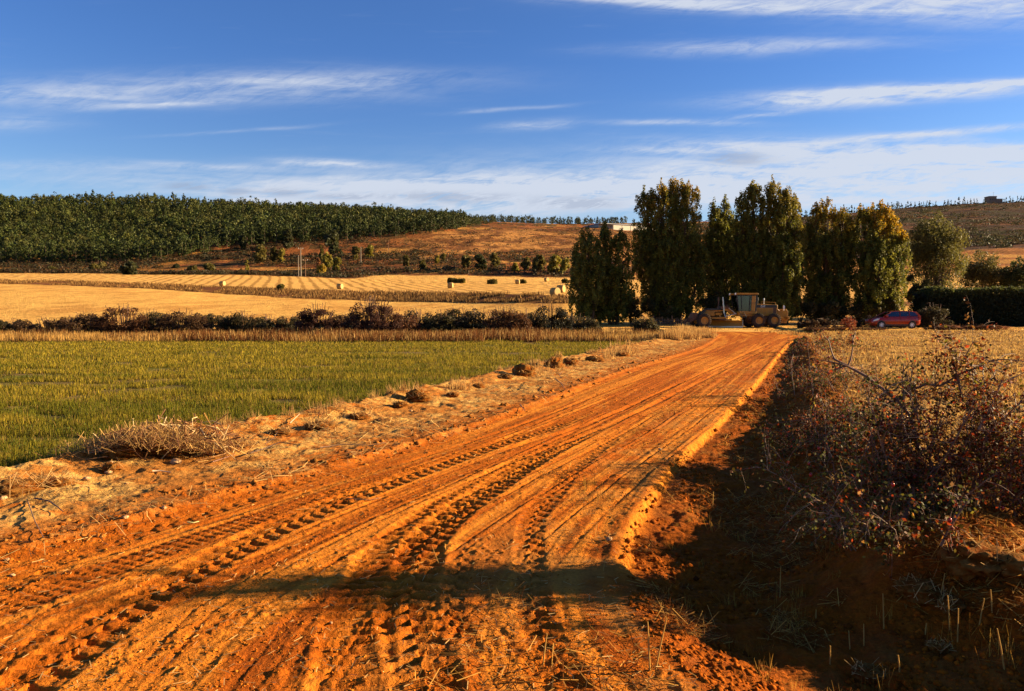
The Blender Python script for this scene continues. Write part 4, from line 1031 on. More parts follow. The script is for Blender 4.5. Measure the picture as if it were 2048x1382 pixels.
def glass_mat(name, tint, alpha):
    m = bpy.data.materials.new(name); m.use_nodes = True; nt = m.node_tree; nt.nodes.clear(); X = NX(nt)
    g = X.n('ShaderNodeBsdfGlossy'); g.inputs['Roughness'].default_value = .05; g.inputs['Color'].default_value = (.85, .9, .95, 1)
    t = X.n('ShaderNodeBsdfTransparent'); t.inputs['Color'].default_value = (*tint, 1)
    fr = X.n('ShaderNodeFresnel'); fr.inputs[0].default_value = 1.5
    mx = X.n('ShaderNodeMixShader'); X.L(X.m('ADD', fr.outputs[0], alpha), mx.inputs[0]); X.L(t.outputs[0], mx.inputs[1]); X.L(g.outputs[0], mx.inputs[2])
    o = X.n('ShaderNodeOutputMaterial'); X.L(mx.outputs[0], o.inputs[0]); return m
M_glass = glass_mat('cab_glass', (.30, .36, .34), .02)
M_cglass = glass_mat('car_glass', (.12, .13, .14), .08)

# ---- wheel with lugs, axle along y; near face is -y
def wheel(parent, c, r, w, rimmat, lugs=22, rimr=.52, side=-1):
    root = bpy.data.objects.new('wheel', None); COL.objects.link(root); root.parent = parent; root.location = c
    b = BM(); b.lathe([(r * rimr, -w / 2 + .02), (r * .72, -w / 2), (r * .9, -w / 2 + .02), (r * .955, -w * .36), (r * .965, 0), (r * .955, w * .36), (r * .9, w / 2 - .02), (r * .72, w / 2), (r * rimr, w / 2 - .02)], (0, 0, 0), 40)
    for i in range(lugs):
        for s_ in (-1, 1):
            a = 2 * math.pi * (i + (.5 if s_ > 0 else 0)) / lugs; da = .10
            b.bar((r * .985 * math.cos(a), s_ * w * .49, r * .985 * math.sin(a)), (r * .985 * math.cos(a + da), s_ * w * .03, r * .985 * math.sin(a + da)), .055 * r / .65, .055)
    b.build('tyre', M_tyre, root, smooth=False)
    k = BM(); f = side * w / 2
    k.lathe([(r * rimr + .01, f * .9), (r * rimr - .02, f * .88), (r * rimr * .88, f * .45), (r * rimr * .45, f * .40), (r * rimr * .42, f * .72), (r * .10, f * .76), (.001, f * .76)], (0, 0, 0), 28)
    for i in range(8):
        a = 2 * math.pi * i / 8; k.rod((r * .33 * rimr / .52 * math.cos(a), f * .40, r * .33 * rimr / .52 * math.sin(a)), (r * .33 * rimr / .52 * math.cos(a), f * .48, r * .33 * rimr / .52 * math.sin(a)), .022, k=6)
    k.lathe([(r * rimr + .01, -f * .9), (r * rimr * .8, -f * .4), (.001, -f * .4)], (0, 0, 0), 28)
    k.build('rim', rimmat, root, smooth=True)
    return root

# ---- motor grader; local x runs from front (-) to rear (+), near side -y
def grader():
    a = onpix(1514, 70.3); g = empty('motor_grader', (a[0], a[1] + 1.0, a[2] + .02), R(6), label='yellow motor grader with glazed cab and blade, parked facing left at the road bend', cat='grader')
    for x in (0.0, 1.50):
        for y in (-1.05, 1.05): wheel(g, (x, y, .66), .66, .38, M_cat if y < 0 else M_cat, side=-1 if y < 0 else 1)
    for y in (-1.02, 1.02): wheel(g, (-5.25, y, .66), .66, .36, M_cat, side=-1 if y < 0 else 1)
    b = BM()                       # rear frame, tandem cases
    b.box(-.6, 2.4, -.42, .42, .75, 1.12)
    for y in (-.80, .62): b.prism([(-.35, .45), (1.85, .45), (2.0, .66), (1.85, .88), (-.35, .88), (-.5, .66)], y, y + .18)
    b.rod((.75, -.8, .68), (.75, .8, .68), .2, k=14)
    b.build('rear_frame', M_rust, g, .02)
    b = BM()                       # engine housing
    b.prism([(-.02, 1.10), (2.12, 1.10), (2.14, 2.02), (2.08, 2.16), (-.02, 2.24)], -.52, .52)
    o = b.build('engine_housing', M_cat, g, .04)
    b = BM()
    for x0, x1 in ((.10, .62), (.68, 1.18), (1.24, 1.60)): b.box(x0, x1, -.535, -.522, 1.16, 1.78)
    b.build('side_panels', M_cat2, g, .006)
    b = BM(); b.box(1.66, 1.98, -.534, -.522, 1.2, 1.95)
    for i in range(9): b.box(1.68, 1.96, -.546, -.534, 1.24 + i * .08, 1.27 + i * .08)
    b.build('radiator_grille', M_rust, g)
    b = BM(); b.box(.02, 2.0, -.542, -.524, 1.86, 2.12); b.build('black_stripe', M_blk, g)
    b = BM(); Yn = -.552; h0, h1_ = 1.90, 2.08             # lettering CAT
    x = .44
    b.box(x, x + .035, Yn, Yn + .008, h0, h1_).box(x + .035, x + .12, Yn, Yn + .008, h1_ - .035, h1_).box(x + .035, x + .12, Yn, Yn + .008, h0, h0 + .035)
    x += .145; b.prism([(x, h0), (x + .035, h0), (x + .072, h1_ - .03), (x + .11, h0), (x + .145, h0), (x + .092, h1_), (x + .053, h1_)], Yn, Yn + .008)
    x += .165; b.box(x, x + .13, Yn, Yn + .008, h1_ - .035, h1_).box(x + .047, x + .083, Yn, Yn + .008, h0, h1_ - .035)
    b.build('lettering', M_white, g)
    b = BM(); b.prism([(.612, 1.90), (.70, 1.90), (.656, 1.975)], -.556, -.552); b.build('logo_triangle', M_cat, g)
    b = BM(); b.rod((.92, -.1, 2.15), (.92, -.1, 2.66), .055).rod((.92, -.1, 2.62), (.92, -.1, 2.76), .10, .09); b.build('exhaust_pipe', M_steel, g, smooth=True)
    b = BM(); b.rod((.42, .15, 2.2), (.42, .15, 2.62), .06).rod((.42, .15, 2.55), (.42, .15, 2.85), .11, .10); b.build('air_intake', M_blk, g, smooth=True)
    b = BM(); b.rod((.5, -.5, 2.2), (.5, -.5, 2.42), .018).rod((.5, -.5, 2.42), (1.9, -.5, 2.36), .018).rod((1.9, -.5, 2.36), (1.9, -.5, 2.1), .018); b.build('handrail', M_cat, g)
    b = BM()                       # ripper behind
    b.prism([(2.14, .95), (2.5, 1.02), (2.78, .86), (3.1, .95), (3.15, 1.5), (2.95, 1.75), (2.6, 1.72), (2.35, 1.55), (2.14, 1.7)], -.55, .55)
    b.bar((2.2, -.7, .95), (2.95, -.7, .72), .08, .16); b.bar((2.2, .7, .95), (2.95, .7, .72), .08, .16)
    for y in (-.85, -.45, 0, .45, .85): b.bar((3.02, y, 1.05), (2.75, y, .42), .07, .14)
    b.box(2.85, 3.08, -1.0, 1.0, .78, 1.0); b.build('ripper', M_cat2, g, .02)
    b = BM(); b.rod((2.2, -.45, 1.65), (2.9, -.45, 1.0), .06).rod((2.2, .45, 1.65), (2.9, .45, 1.0), .06); b.build('ripper_cylinder', M_steel, g, smooth=True)
    b = BM(); b.rod((2.62, -.72, 1.6), (2.62, -.72, 2.08), .03).box(2.55, 2.7, -.78, -.7, 1.75, 2.05); b.build('tail_lamp', M_white, g)
    # cab
    b = BM()
    b.prism([(-1.78, 1.28), (-.10, 1.28), (-.02, 1.42), (-.02, 1.55), (-1.70, 1.55), (-1.82, 1.42)], -.66, .66); b.box(-1.75, -.1, -.5, .5, 1.05, 1.28)
    o = b.build('cab_base', M_cat, g, .03)
    cab = bpy.data.objects.new('cab', None); COL.objects.link(cab); cab.parent = g
    b = BM()
    for y in (-.68, .60):
        b.prism([(-1.80, 1.5), (-1.70, 1.5), (-1.90, 3.08), (-2.02, 3.08)], y, y + .08)       # leaning front post
        b.prism([(-1.48, 1.5), (-1.42, 1.5), (-1.50, 3.08), (-1.58, 3.08)], y, y + .07)
        b.prism([(-.78, 1.5), (-.70, 1.5), (-.62, 3.08), (-.70, 3.08)], y, y + .07)
        b.prism([(-.16, 1.5), (-.04, 1.5), (.06, 3.08), (-.08, 3.08)], y, y + .08)
    for y in (-.66, .6): b.box(-1.75, -.06, y, y + .06, 2.98, 3.08)
    b.box(-1.99, -1.93, -.61, .61, 2.98, 3.07).box(-.06, .0, -.61, .61, 2.98, 3.07)
    b.build('frame', M_blk, cab, .01)
    b = BM(); b.prism([(-.56, 1.56), (-.20, 1.56), (-.12, 2.98), (-.50, 2.98)], -.695, -.675); b.build('rear_panel', M_cat, cab, .008)
    b = BM(); b.box(-.60, -.14, -.70, -.696, 2.28, 2.33); b.build('panel_bar', M_blk, cab)
    b = BM(); b.prism([(-2.06, 3.08), (.10, 3.08), (.12, 3.16), (.04, 3.24), (-2.02, 3.24), (-2.10, 3.16)], -.80, .80); b.build('roof', M_rust if False else M_cat2, cab, .03)
    b = BM(); b.rod((-2.06, -.68, 3.14), (-2.16, -.68, 3.14), .09, .1); b.rod((-2.06, .68, 3.14), (-2.16, .68, 3.14), .09, .1); b.build('work_lamp', M_white, cab, smooth=True)
    b = BM(); b.prism([(-1.70, 1.55), (-.12, 1.55), (-.04, 2.98), (-1.88, 2.98)], -.64, -.632); b.prism([(-1.70, 1.55), (-.12, 1.55), (-.04, 2.98), (-1.88, 2.98)], .632, .64)
    b.bar((-1.75, 0, 1.55), (-1.93, 0, 3.0), 1.2, .01); b.build('glass', M_glass, cab)
    b = BM(); b.box(-.75, -.3, -.25, .25, 1.55, 2.0).box(-.42, -.28, -.25, .25, 2.0, 2.6).rod((-1.5, 0, 1.55), (-1.35, 0, 2.15), .06).box(-1.6, -1.25, -.2, .2, 1.55, 1.95); b.build('seat_and_console', M_blk, cab, .03)
    # main frame: gooseneck from the cab to the front axle
    b = BM()
    b.prism([(-1.78, 1.16), (-1.78, 1.46), (-2.6, 1.98), (-3.05, 1.98), (-3.3, 1.80), (-4.75, 1.66), (-5.45, 1.12), (-5.6, 1.05), (-5.6, .80), (-5.3, .86), (-4.55, 1.40), (-3.3, 1.50), (-2.75, 1.62), (-2.1, 1.22)], -.16, .16)
    b.box(-5.7, -5.2, -.35, .35, .72, 1.0)
    b.build('main_frame', M_cat, g, .02)
    b = BM(); b.box(-4.72, -3.1, -.34, .34, 1.62, 1.80); b.prism([(-4.95, 1.38), (-4.6, 1.74), (-4.72, 1.80), (-5.6, 1.22), (-5.5, 1.1)], -.24, .24); b.build('frame_cover', M_blk, g, .02)
    b = BM(); b.box(-4.78, -3.95, -.30, -.20, 1.10, 1.46); b.box(-3.85, -3.2, -.26, -.18, 1.15, 1.4); b.build('tool_box', M_cat2, g, .015)
    b = BM(); b.box(-5.45, -5.05, -.9, .9, .56, .74); b.bar((-5.4, -.75, .72), (-5.35, -.75, 1.15), .1, .12); b.bar((-5.4, .75, .72), (-5.35, .75, 1.15), .1, .12); b.rod((-5.35, -.8, 1.05), (-5.35, .8, 1.05), .06); b.build('front_axle', M_cat2, g, .02)
    b = BM(); b.prism([(-6.25, .55), (-5.75, .72), (-5.62, 1.35), (-5.9, 1.42), (-6.1, 1.3), (-6.2, .95)], -.5, .5)
    for y in (-.7, -.3, .1, .5): b.bar((-6.2, y, .9), (-6.42, y, .5), .06, .12)
    b.build('front_scarifier', M_rust, g, .02)
    # draw bar, circle and moldboard
    b = BM(); b.bar((-5.3, 0, .85), (-2.9, -.6, .92), .16, .18); b.bar((-5.3, 0, .85), (-2.9, .6, .92), .16, .18); b.box(-3.1, -2.8, -.7, .7, .84, 1.0); b.build('draw_bar', M_cat2, g, .02)
    b = BM(); b.lathe([(.60, -.05), (.72, -.05), (.72, .05), (.60, .05), (.60, -.05)], (0, 0, 0), 36); o = b.build('circle', M_rust, g); o.rotation_euler = (R(90), 0, 0); o.location = (-3.0, 0, .74)
    pr = []; 
    for i in range(9):
        t = -1.05 + 2.1 * i / 8; pr.append((.10 * math.cos(t) * 2.2, .36 * math.sin(t)))
    pr2 = [(x_ - .03, z_) for x_, z_ in pr[::-1]]
    b = BM(); b.prism(pr + pr2, -1.85, 1.85); o = b.build('moldboard', M_cat2, g, 0, True); o.location = (-3.1, 0, .36); o.rotation_euler = (0, 0, R(52))
    b = BM(); b.box(-.02, .02, -1.87, 1.87, -.38, -.26); b.box(.0, .22, -1.88, -1.855, -.36, .34); o = b.build('cutting_edge', M_steel, g); o.location = (-3.05, 0, .39); o.rotation_euler = (0, 0, R(52))
    # lift cylinders
    for y in (-.55, .55):
        b = BM(); b.rod((-3.18, y * 1.1, 1.35), (-3.28, y, 2.86), .065); b.rod((-3.06, y * 1.3, .95), (-3.18, y * 1.1, 1.42), .04); b.build('lift_cylinder', M_steel if y < 0 else M_rust, g, smooth=True)
    b = BM(); b.box(-3.4, -3.0, -.62, .62, 1.72, 1.98); b.rod((-2.75, -.4, 1.92), (-2.75, .4, 1.92), .16); b.build('lift_saddle', M_rust, g, .02)
    b = BM(); b.rod((-2.7, -.3, 1.9), (-1.9, -.45, 1.25), .05).rod((-2.9, -.35, 1.05), (-2.0, -.5, 1.3), .05); b.build('side_shift_cylinder', M_steel, g, smooth=True)
    hb = Buf()
    for y, z in ((-.3, 1.9), (-.35, 1.8), (-.25, 2.0)):
        hb.tube(np.array([[-3.3, y, z], [-3.0, y - .1, z + .25], [-2.6, y - .1, z + .1], [-2.2, y, z - .35], [-1.8, y, z - .6]]), .02, (.02, .02, .02), 5)
    hb.build('hose', M_tyre, g)
    b = BM(); b.bar((-1.7, -.72, 1.45), (-1.5, -.9, .95), .05, .04).bar((-1.3, -.72, 1.45), (-1.1, -.9, .95), .05, .04); b.box(-1.5, -1.1, -.92, -.8, .93, .97).box(-1.6, -1.2, -.84, -.72, 1.18, 1.22); b.build('step', M_blk, g)
    b = BM(); b.bar((-1.95, -.75, 2.7), (-2.2, -1.05, 2.7), .03, .03).box(-2.24, -2.2, -1.2, -1.0, 2.45, 2.75); b.build('mirror', M_blk, g)
grader()

# ---- red hatchback, local x front (-) to rear (+)
def car():
    a = onpix(1795, 65.5); g = empty('parked_car', (a[0], a[1] + .9, a[2]), R(-2), label='red five-door hatchback parked in the shade before the dark hedge', cat='car')
    # stations: x, half width, z low, z belt, roof z, roof half width
    S = [(-2.12, .55, .42, .60), (-2.05, .70, .30, .74), (-1.85, .80, .24, .84), (-1.5, .85, .22, .93), (-1.0, .87, .22, 1.00), (-.5, .88, .22, 1.03), (.3, .88, .22, 1.05), (1.1, .88, .24, 1.07), (1.6, .86, .26, 1.08), (1.95, .80, .30, 1.07), (2.08, .70, .38, 1.02)]
    V, Q = [], []; k = 0
    for x, w, zl, zb in S:
        ring = [(-w * .9, zl), (-w, zl + .14), (-w, (zl + zb) / 2 + .05), (-w * .965, zb - .05), (-w * .90, zb), (0, zb + .035), (w * .90, zb), (w * .965, zb - .05), (w, (zl + zb) / 2 + .05), (w, zl + .14), (w * .9, zl), (0, zl)]
        V += [(x, y, z) for y, z in ring]
    m_ = 12
    for i in range(len(S) - 1):
        for j in range(m_): Q.append((i * m_ + j, i * m_ + (j + 1) % m_, (i + 1) * m_ + (j + 1) % m_, (i + 1) * m_ + j))
    bm = bmesh.new(); vs = [bm.verts.new(v) for v in V]
    for q in Q: bm.faces.new([vs[i] for i in q])
    bm.faces.new([vs[i] for i in range(m_)]); bm.faces.new([vs[(len(S) - 1) * m_ + i] for i in range(m_)])
    bmesh.ops.recalc_face_normals(bm, faces=bm.faces); me = bpy.data.meshes.new('body'); bm.to_mesh(me); bm.free(); me.materials.append(M_red); me.shade_smooth()
    body = add_obj('body', me, g)
    # glasshouse and roof
    def gh(name, mat, prof, w0, w1, zt, par, dz=0, cap=True):
        bm = bmesh.new(); lo = [(x, s * w0, z) for s in (-1, 1) for x, z in prof[0]]; 
        n = len(prof[0]); Lq = [[bm.verts.new((x, s * w0, z)) for x, z in prof[0]] for s in (-1, 1)]; Uq = [[bm.verts.new((x, s * w1, z)) for x, z in prof[1]] for s in (-1, 1)]
        for s in (0, 1):
            for i in range(n - 1): bm.faces.new((Lq[s][i], Lq[s][i + 1], Uq[s][i + 1], Uq[s][i]))
        bm.faces.new((Lq[0][0], Uq[0][0], Uq[1][0], Lq[1][0])); bm.faces.new((Lq[0][-1], Uq[0][-1], Uq[1][-1], Lq[1][-1]))
        if cap:
            for i in range(n - 1): bm.faces.new((Uq[0][i], Uq[0][i + 1], Uq[1][i + 1], Uq[1][i]))
        bmesh.ops.recalc_face_normals(bm, faces=bm.faces); me = bpy.data.meshes.new(name); bm.to_mesh(me); bm.free(); me.materials.append(mat); return add_obj(name, me, par)
    gh('windows', M_cglass, ([(-1.15, 1.0), (-.5, 1.04), (.3, 1.05), (1.1, 1.07), (1.86, 1.07)], [(-.35, 1.46), (-.1, 1.47), (.3, 1.48), (1.1, 1.47), (1.62, 1.42)]), .80, .62, 1.5, g, cap=False)
    b = BM()
    tops = [(-.42, 1.43), (-.25, 1.49), (.1, 1.53), (.6, 1.545), (1.1, 1.53), (1.5, 1.49), (1.72, 1.42)]
    bot = [(1.66, 1.40), (1.1, 1.48), (.3, 1.49), (-.1, 1.47)]
    b.prism(tops + bot, -.64, .64); o = b.build('roof', M_red, g, .02, True)
    b = BM()
    for s in (-1, 1):
        for (x0, z0), (x1, z1), wd in (((-1.2, .98), (-.38, 1.47), .06), ((.28, 1.04), (.32, 1.49), .07), ((1.12, 1.06), (1.10, 1.48), .06), ((1.92, 1.05), (1.66, 1.43), .16)):
            b.bar((x0, s * .815, z0), (x1, s * .64, z1), .04, wd)
    b.build('pillar', M_red, g)
    for x in (-1.33, 1.28):
        for s in (-1, 1):
            w = bpy.data.objects.new('wheel', None); COL.objects.link(w); w.parent = g; w.location = (x, s * .80, .315)
            t = BM(); t.lathe([(.20, -.1), (.30, -.1), (.315, -.07), (.315, .07), (.30, .1), (.20, .1)], (0, 0, 0), 32); t.build('tyre', M_tyre, w, smooth=True)
            t = BM(); f = s * .09
            t.lathe([(.205, f * .9), (.185, f), (.18, f * .8), (.18, f * .1), (.001, f * .1)], (0, 0, 0), 28)
            t.lathe([(.05, f * .5), (.05, f * 1.05), (.001, f * 1.1)], (0, 0, 0), 14)
            for i in range(7):
                a_ = 2 * math.pi * i / 7; t.bar((.03 * math.cos(a_), f * .95, .03 * math.sin(a_)), (.195 * math.cos(a_), f * .95, .195 * math.sin(a_)), .03, .055)
            t.build('rim', M_white if s < 0 else M_steel, w)
            t = BM(); t.lathe([(.36, f * 1.1 - s * .02), (.36, f * 1.15 - s * .02), (.30, f * 1.15 - s * .02)], (0, 0, 0), 32)
            t = BM(); t.rod((0, s * -.12, .02), (0, s * .078, .02), .365, k=28); t.build('wheel_arch', M_blk, w)
    for y in (-.886, .872): BM().box(-1.2, 1.0, y, y + .014, .24, .36).build('sill_trim', M_blk, g)
    b = BM()
    for x in (-.86, .30, 1.12): b.box(x, x + .012, -.885, -.875, .36, 1.0)
    b.build('door_gap', M_blk, g)
    b = BM()
    for x in (.10, .92): b.box(x, x + .16, -.90, -.878, .86, .89)
    b.build('door_handle', M_red, g, .005)
    for s in (-1, 1):
        b = BM(); b.prism([(-2.02, .62), (-1.62, .72), (-1.45, .86), (-1.70, .86), (-1.98, .74)], s * .74, s * .862); b.build('headlight', M_lampg, g, .02)
        b = BM(); b.prism([(1.86, .74), (2.06, .76), (2.04, 1.08), (1.82, 1.30), (1.78, 1.22), (1.88, 1.05)], s * .68, s * .83); b.build('tail_light', M_taill, g, .01)
        b = BM(); b.box(-.98, -.82, s * .9 - .09, s * .9 + .09, 1.02, 1.14); b.build('mirror', M_red, g, .03)
    b = BM(); b.box(-2.14, -2.02, -.42, .42, .36, .50).box(-2.13, -2.04, -.3, .3, .58, .64); b.build('grille', M_blk, g, .01)
    b = BM(); b.box(-.3, .1, -.5, -.1, .4, 1.1).box(-.3, .1, .1, .5, .4, 1.1).box(.0, .1, -.45, -.15, 1.1, 1.35).box(.0, .1, .15, .45, 1.1, 1.35).box(.9, 1.0, -.55, .55, .5, 1.2); b.build('seats', M_blk, g, .03)
car()

# ---- round hay bales
M_hay = flat_mat('hay', (.38, .23, .08), .95, 0, 9, .35, .8, .1)
M_hay2 = flat_mat('hay_end', (.42, .27, .11), .95, 0, 14, .3, .8, .1)
def bale(px, base, Ymin, rz, lbl, r=.68, w=1.2):
    a = hit(px, base, Ymin, 400); g = empty('hay_bale', (a[0], a[1], a[2]), rz, label=lbl, cat='hay bale', group='round hay bales in the fields')
    b = BM(); b.lathe([(r * .94, -w / 2), (r, -w / 2 + .06), (r * 1.01, 0), (r, w / 2 - .06), (r * .94, w / 2)], (0, 0, r * .96), 36); b.build('straw_roll', M_hay, g, smooth=True)
    for s in (-1, 1): BM().lathe([(r * .94, s * w / 2), (r * .6, s * (w / 2 + .03)), (.25, s * (w / 2 + .01)), (.001, s * (w / 2 + .04))], (0, 0, r * .96), 36).build('end_face', M_hay2, g, smooth=True)
bale(1110, 592, 80, R(40), 'nearest round hay bale, its pale round end turned to the camera left of the poplars')
bale(1122, 585, 105, R(60), 'round hay bale half hidden behind the nearest one')
bale(901, 576, 120, R(80), 'round hay bale with dark left side in the middle of the upper golden field')
bale(680, 578, 120, R(70), 'small pale round hay bale just above the grassy strip')
bale(445, 572, 120, R(75), 'leftmost pale round hay bale on the upper golden field')
bale(1093, 563, 160, R(40), 'farthest round hay bale near the dark shrubs of the field line')
bale(1035, 568, 160, R(80), 'small pale round hay bale between shrubs of the field line')

# ---- utility poles
def pole(px, base, top, Ymin, lbl, arms=True, col=M_steel, rad=.13):
    a = hit(px, base, Ymin, 700); Y = a[1]; h = CAMH + Y * slope(top) - a[2]
    g = empty('utility_pole', tuple(a), R(20), label=lbl, cat='pole', group='utility poles on the slope')
    BM().rod((0, 0, -.3), (0, 0, h), rad * 1.3, rad * .8, 8).build('post', col, g)
    if arms:
        BM().bar((-.9, 0, h - .5), (.9, 0, h - .5), .12, .14).build('cross_arm', col, g)
        for x in (-.8, 0, .8): BM().rod((x, 0, h - .43), (x, 0, h - .1), .06, k=8).build('insulator', M_white, g)
M_conc = flat_mat('concrete', (.20, .165, .125), .9, 0, 3, .15)
M_wood = flat_mat('pole_wood', (.20, .11, .06), .9, 0, 3, .2)
pole(602, 553, 495, 240, 'tallest pale utility pole with a cross arm, above the golden field', True, M_conc, .17)
pole(597, 553, 510, 240, 'thin pale utility pole leaning on the left of the tallest one', False, M_conc, .13)
pole(611, 554, 518, 240, 'short brown wooden pole on the right of the tallest one', True, M_wood, .08)
pole(722, 528, 494, 240, 'pale utility pole alone in the scrub right of the biggest slope tree', False, M_conc, .17)
pole(777, 505, 480, 300, 'thin dark pole on the heath right of the lone pale pole', False, M_wood, .10)

# ---- warehouse on the plateau, house and mast on the ridge
def warehouse():
    Y = 560; x0 = (1196 - CX) / F * Y; xe = (1408 - CX) / F * Y; z0 = CAMH + Y * slope(463) - 1.0; zt = CAMH + Y * slope(447)
    g = empty('warehouse', (x0, Y, z0), R(24), label='long low white warehouse on the plateau behind the tallest poplar', cat='warehouse')
    L = xe - x0; h = zt - z0
    M_w = flat_mat('cream_wall', (.66, .60, .46), .85, 0, .5, .12); M_r = flat_mat('sheet_roof', (.42, .42, .42), .6, .2, .6, .15); M_g = flat_mat('grey_wall', (.30, .27, .22), .85, 0, .5, .12)
    c1 = L * .14
    BM().box(0, c1, 0, 22, 0, h - .6).build('side_wall', M_g, g)
    b = BM(); b.box(c1 + .004, L, -3, 22, 0, h - .3); b.build('wall', M_w, g)
    b = BM()
    for i in range(1, 9): b.box(c1 + (L - c1) * i / 9 - .15, c1 + (L - c1) * i / 9 + .15, -3.08, -3.0, 0, h - .35)
    b.build('wall_joints', M_g, g)
    b = BM(); b.box(-.4, L + .4, -3.6, 22.6, h - .296, h + .05); b.build('roof', M_r, g)
    for i in (2, 5, 7): BM().box(c1 + (L - c1) * (i + .25) / 9, c1 + (L - c1) * (i + .75) / 9, -3.05, -3.002, 0, h * .55).build('gate', M_g, g)
warehouse()
def hilltop():
    a = onridge(1984, -6); Y = a[1]; s = Y / F
    M_h = flat_mat('brick_wall', (.22, .14, .09), .9, 0, .6, .2); M_t = flat_mat('dark_roof', (.10, .07, .055), .8, 0, .8, .2)
    g = empty('hilltop_house', (a[0] - 13 * s, Y, a[2] - 1), label='flat-topped brown stone house on the skyline at the far right', cat='house')
    BM().box(0, 15 * s, 0, 10, 0, 13 * s + 1).build('tower_block', M_h, g); BM().box(15.1 * s, 27 * s, 0, 9, 0, 9 * s + 1).build('side_wing', M_h, g)
    BM().box(-.4, 15.4 * s, -.4, 10.4, 13 * s + 1.01, 14 * s + 1).build('roof', M_t, g)
    for i in range(3): BM().box((2 + i * 4.5) * s, (4 + i * 4.5) * s, -.05, .02, 6 * s + 1, 9 * s + 1).build('window', M_blk, g)
    m = empty('antenna_mast', (a[0] - 1 * s, Y + 4, a[2] + 13 * s), label='thin aerial mast above the brown house on the skyline', cat='mast')
    BM().rod((0, 0, -.4), (0, 0, 10 * s), .14, .08, 6).build('post', M_rust, m); BM().bar((-1.8 * s, 0, 8.6 * s), (1.8 * s, 0, 8.6 * s), .12, .12).build('cross_arm', M_rust, m)
    a = onridge(1793, -5); m = empty('ridge_pole', tuple(a), label='slim dark pole sticking up from the pines on the right ridge', cat='pole')
    BM().rod((0, 0, -.5), (0, 0, 13 * a[1] / F), .18, .12, 6).build('post', M_rust, m)
hilltop()

# ---- wire fence behind the dry grass left of the machine
def fence():
    a0 = onpix(1288, 76); a1 = onpix(1392, 74); g = empty('wire_fence', tuple(a0), label='low fence of thin wooden pickets below the tallest poplar', cat='fence'); n = 34
    for i in range(n):
        t = i / (n - 1); p = a0 + (a1 - a0) * t - a0; h = .62 + .25 * random.random() + (.2 if i % 6 == 0 else 0)
        BM().rod((p[0], p[1], -.2 + p[2]), (p[0] + random.uniform(-.04, .04), p[1], p[2] + h), .028 if i % 6 else .045, k=6).build('post', M_wood, g)
    d = a1 - a0
    for z in (.25, .5): BM().rod((0, 0, z), (d[0], d[1], d[2] + z), .008, k=4).build('wire', M_steel, g)
fence()

# ================================================================== foreground: clods, stones, piles, branches, roses
rg = np.random.default_rng(61)
_ico = bmesh.new(); bmesh.ops.create_icosphere(_ico, subdivisions=4, radius=1); _ico.verts.ensure_lookup_table()
IV = np.array([v.co[:] for v in _ico.verts]); IT = np.array([[v.index for v in f.verts] for f in _ico.faces]); _ico.free()
def lump_mesh(name, sx, sy, sz, mat, cols, rough=.28, freq=2.2, seed=0):
    V = IV.copy(); n = fbm(V[:, 0] * freq + seed * 3.1 + V[:, 2] * 1.7 * freq, V[:, 1] * freq + V[:, 2] * 1.3 * freq + seed, 5, seed, .6)
    m2 = fbm(V[:, 0] * freq * 4 + V[:, 2] * 7, V[:, 1] * freq * 4 - V[:, 2] * 5, 3, seed + 9)
    V = V * (1 + (n - .5) * rough * 3 + (m2 - .5) * rough)[:, None] * np.array([sx, sy, sz])
    C = mixc(np.tile(cols[0], (len(V), 1)), cols[1], sst(m2 * .5 + n * .5, .42, .58))
    return mesh_np(name, V, None, IT, C, mat, True)
CSOIL = (SOIL * .45, STRAWD * .65)
def clod(px, py, w, hr, lbl, straw=60, dark=1.0, grp='earth clods along the verge'):
    a = hit(px, py, 2, 90); r = w / 2 / F * a[1]
    g = empty('earth_clod', tuple(a), rg.uniform(0, 6.28), label=lbl, cat='clod', group=grp)
    me = lump_mesh('clod', r, r * .85, r * hr, M_clod, (CSOIL[0] * dark, CSOIL[1] * dark), .34, 2.4, int(px) % 97); o = add_obj('soil', me, g, (0, 0, r * hr * .3))
    b = Buf(); n = int(straw); d = sph(n, rg); d[:, 2] = np.abs(d[:, 2]); P = d * np.array([r, r * .9, r * hr]) * 1.02
    straws(b, P, rg.uniform(.3, 1.0, n) * min(r, .22), max(.004, .0006 * a[1]), vary([.45, .27, .10], n, rg, .3), rg, .6)
    b.build('straw', M_dry, g)
for i, c_ in enumerate([(836, 800, 52, .62, 'round dark earth clod beside the field edge, the lower left one of the big three', 90), (1048, 750, 44, .75, 'upright dark earth clod next to the tall pale grass tuft', 90), (1108, 734, 40, .75, 'dark earth clod just right of the pale grass tuft', 90),
    (1140, 728, 36, .5, 'flat clod right of the pair of tall dark ones', 70), (958, 776, 26, .5, 'small blackish clod near the wispy grass', 40), (800, 812, 34, .4, 'low flat clod left of the round dark one', 60), (1010, 757, 30, .4, 'low clod left of the upright dark one', 50),
    (1190, 722, 36, .4, 'low straw covered clod towards the far end of the verge', 70), (1245, 712, 30, .4, 'farthest clod below the tall dry tuft', 50), (30, 985, 110, .34, 'broad grassy clod at the left edge of the picture', 260), (110, 970, 70, .3, 'flat clod right of the broad grassy one', 120),
    (640, 855, 60, .3, 'straw topped clod on the field edge midway along the verge', 140), (560, 868, 50, .28, 'low clod with torn roots left of the straw topped one', 100), (720, 835, 46, .3, 'low brown clod between the brush pile and the round dark clod', 90),
    (478, 893, 46, .34, 'pale straw clod right of the brush pile', 120), (402, 902, 50, .36, 'reddish clod at the right foot of the brush pile', 90), (225, 940, 40, .6, 'clod with a dark hollow under the left foot of the brush pile', 60),
    (905, 792, 26, .4, 'small clod in the straw right of the round dark clod', 40)]):
    clod(c_[0], c_[1], c_[2], c_[3], c_[4], c_[5])
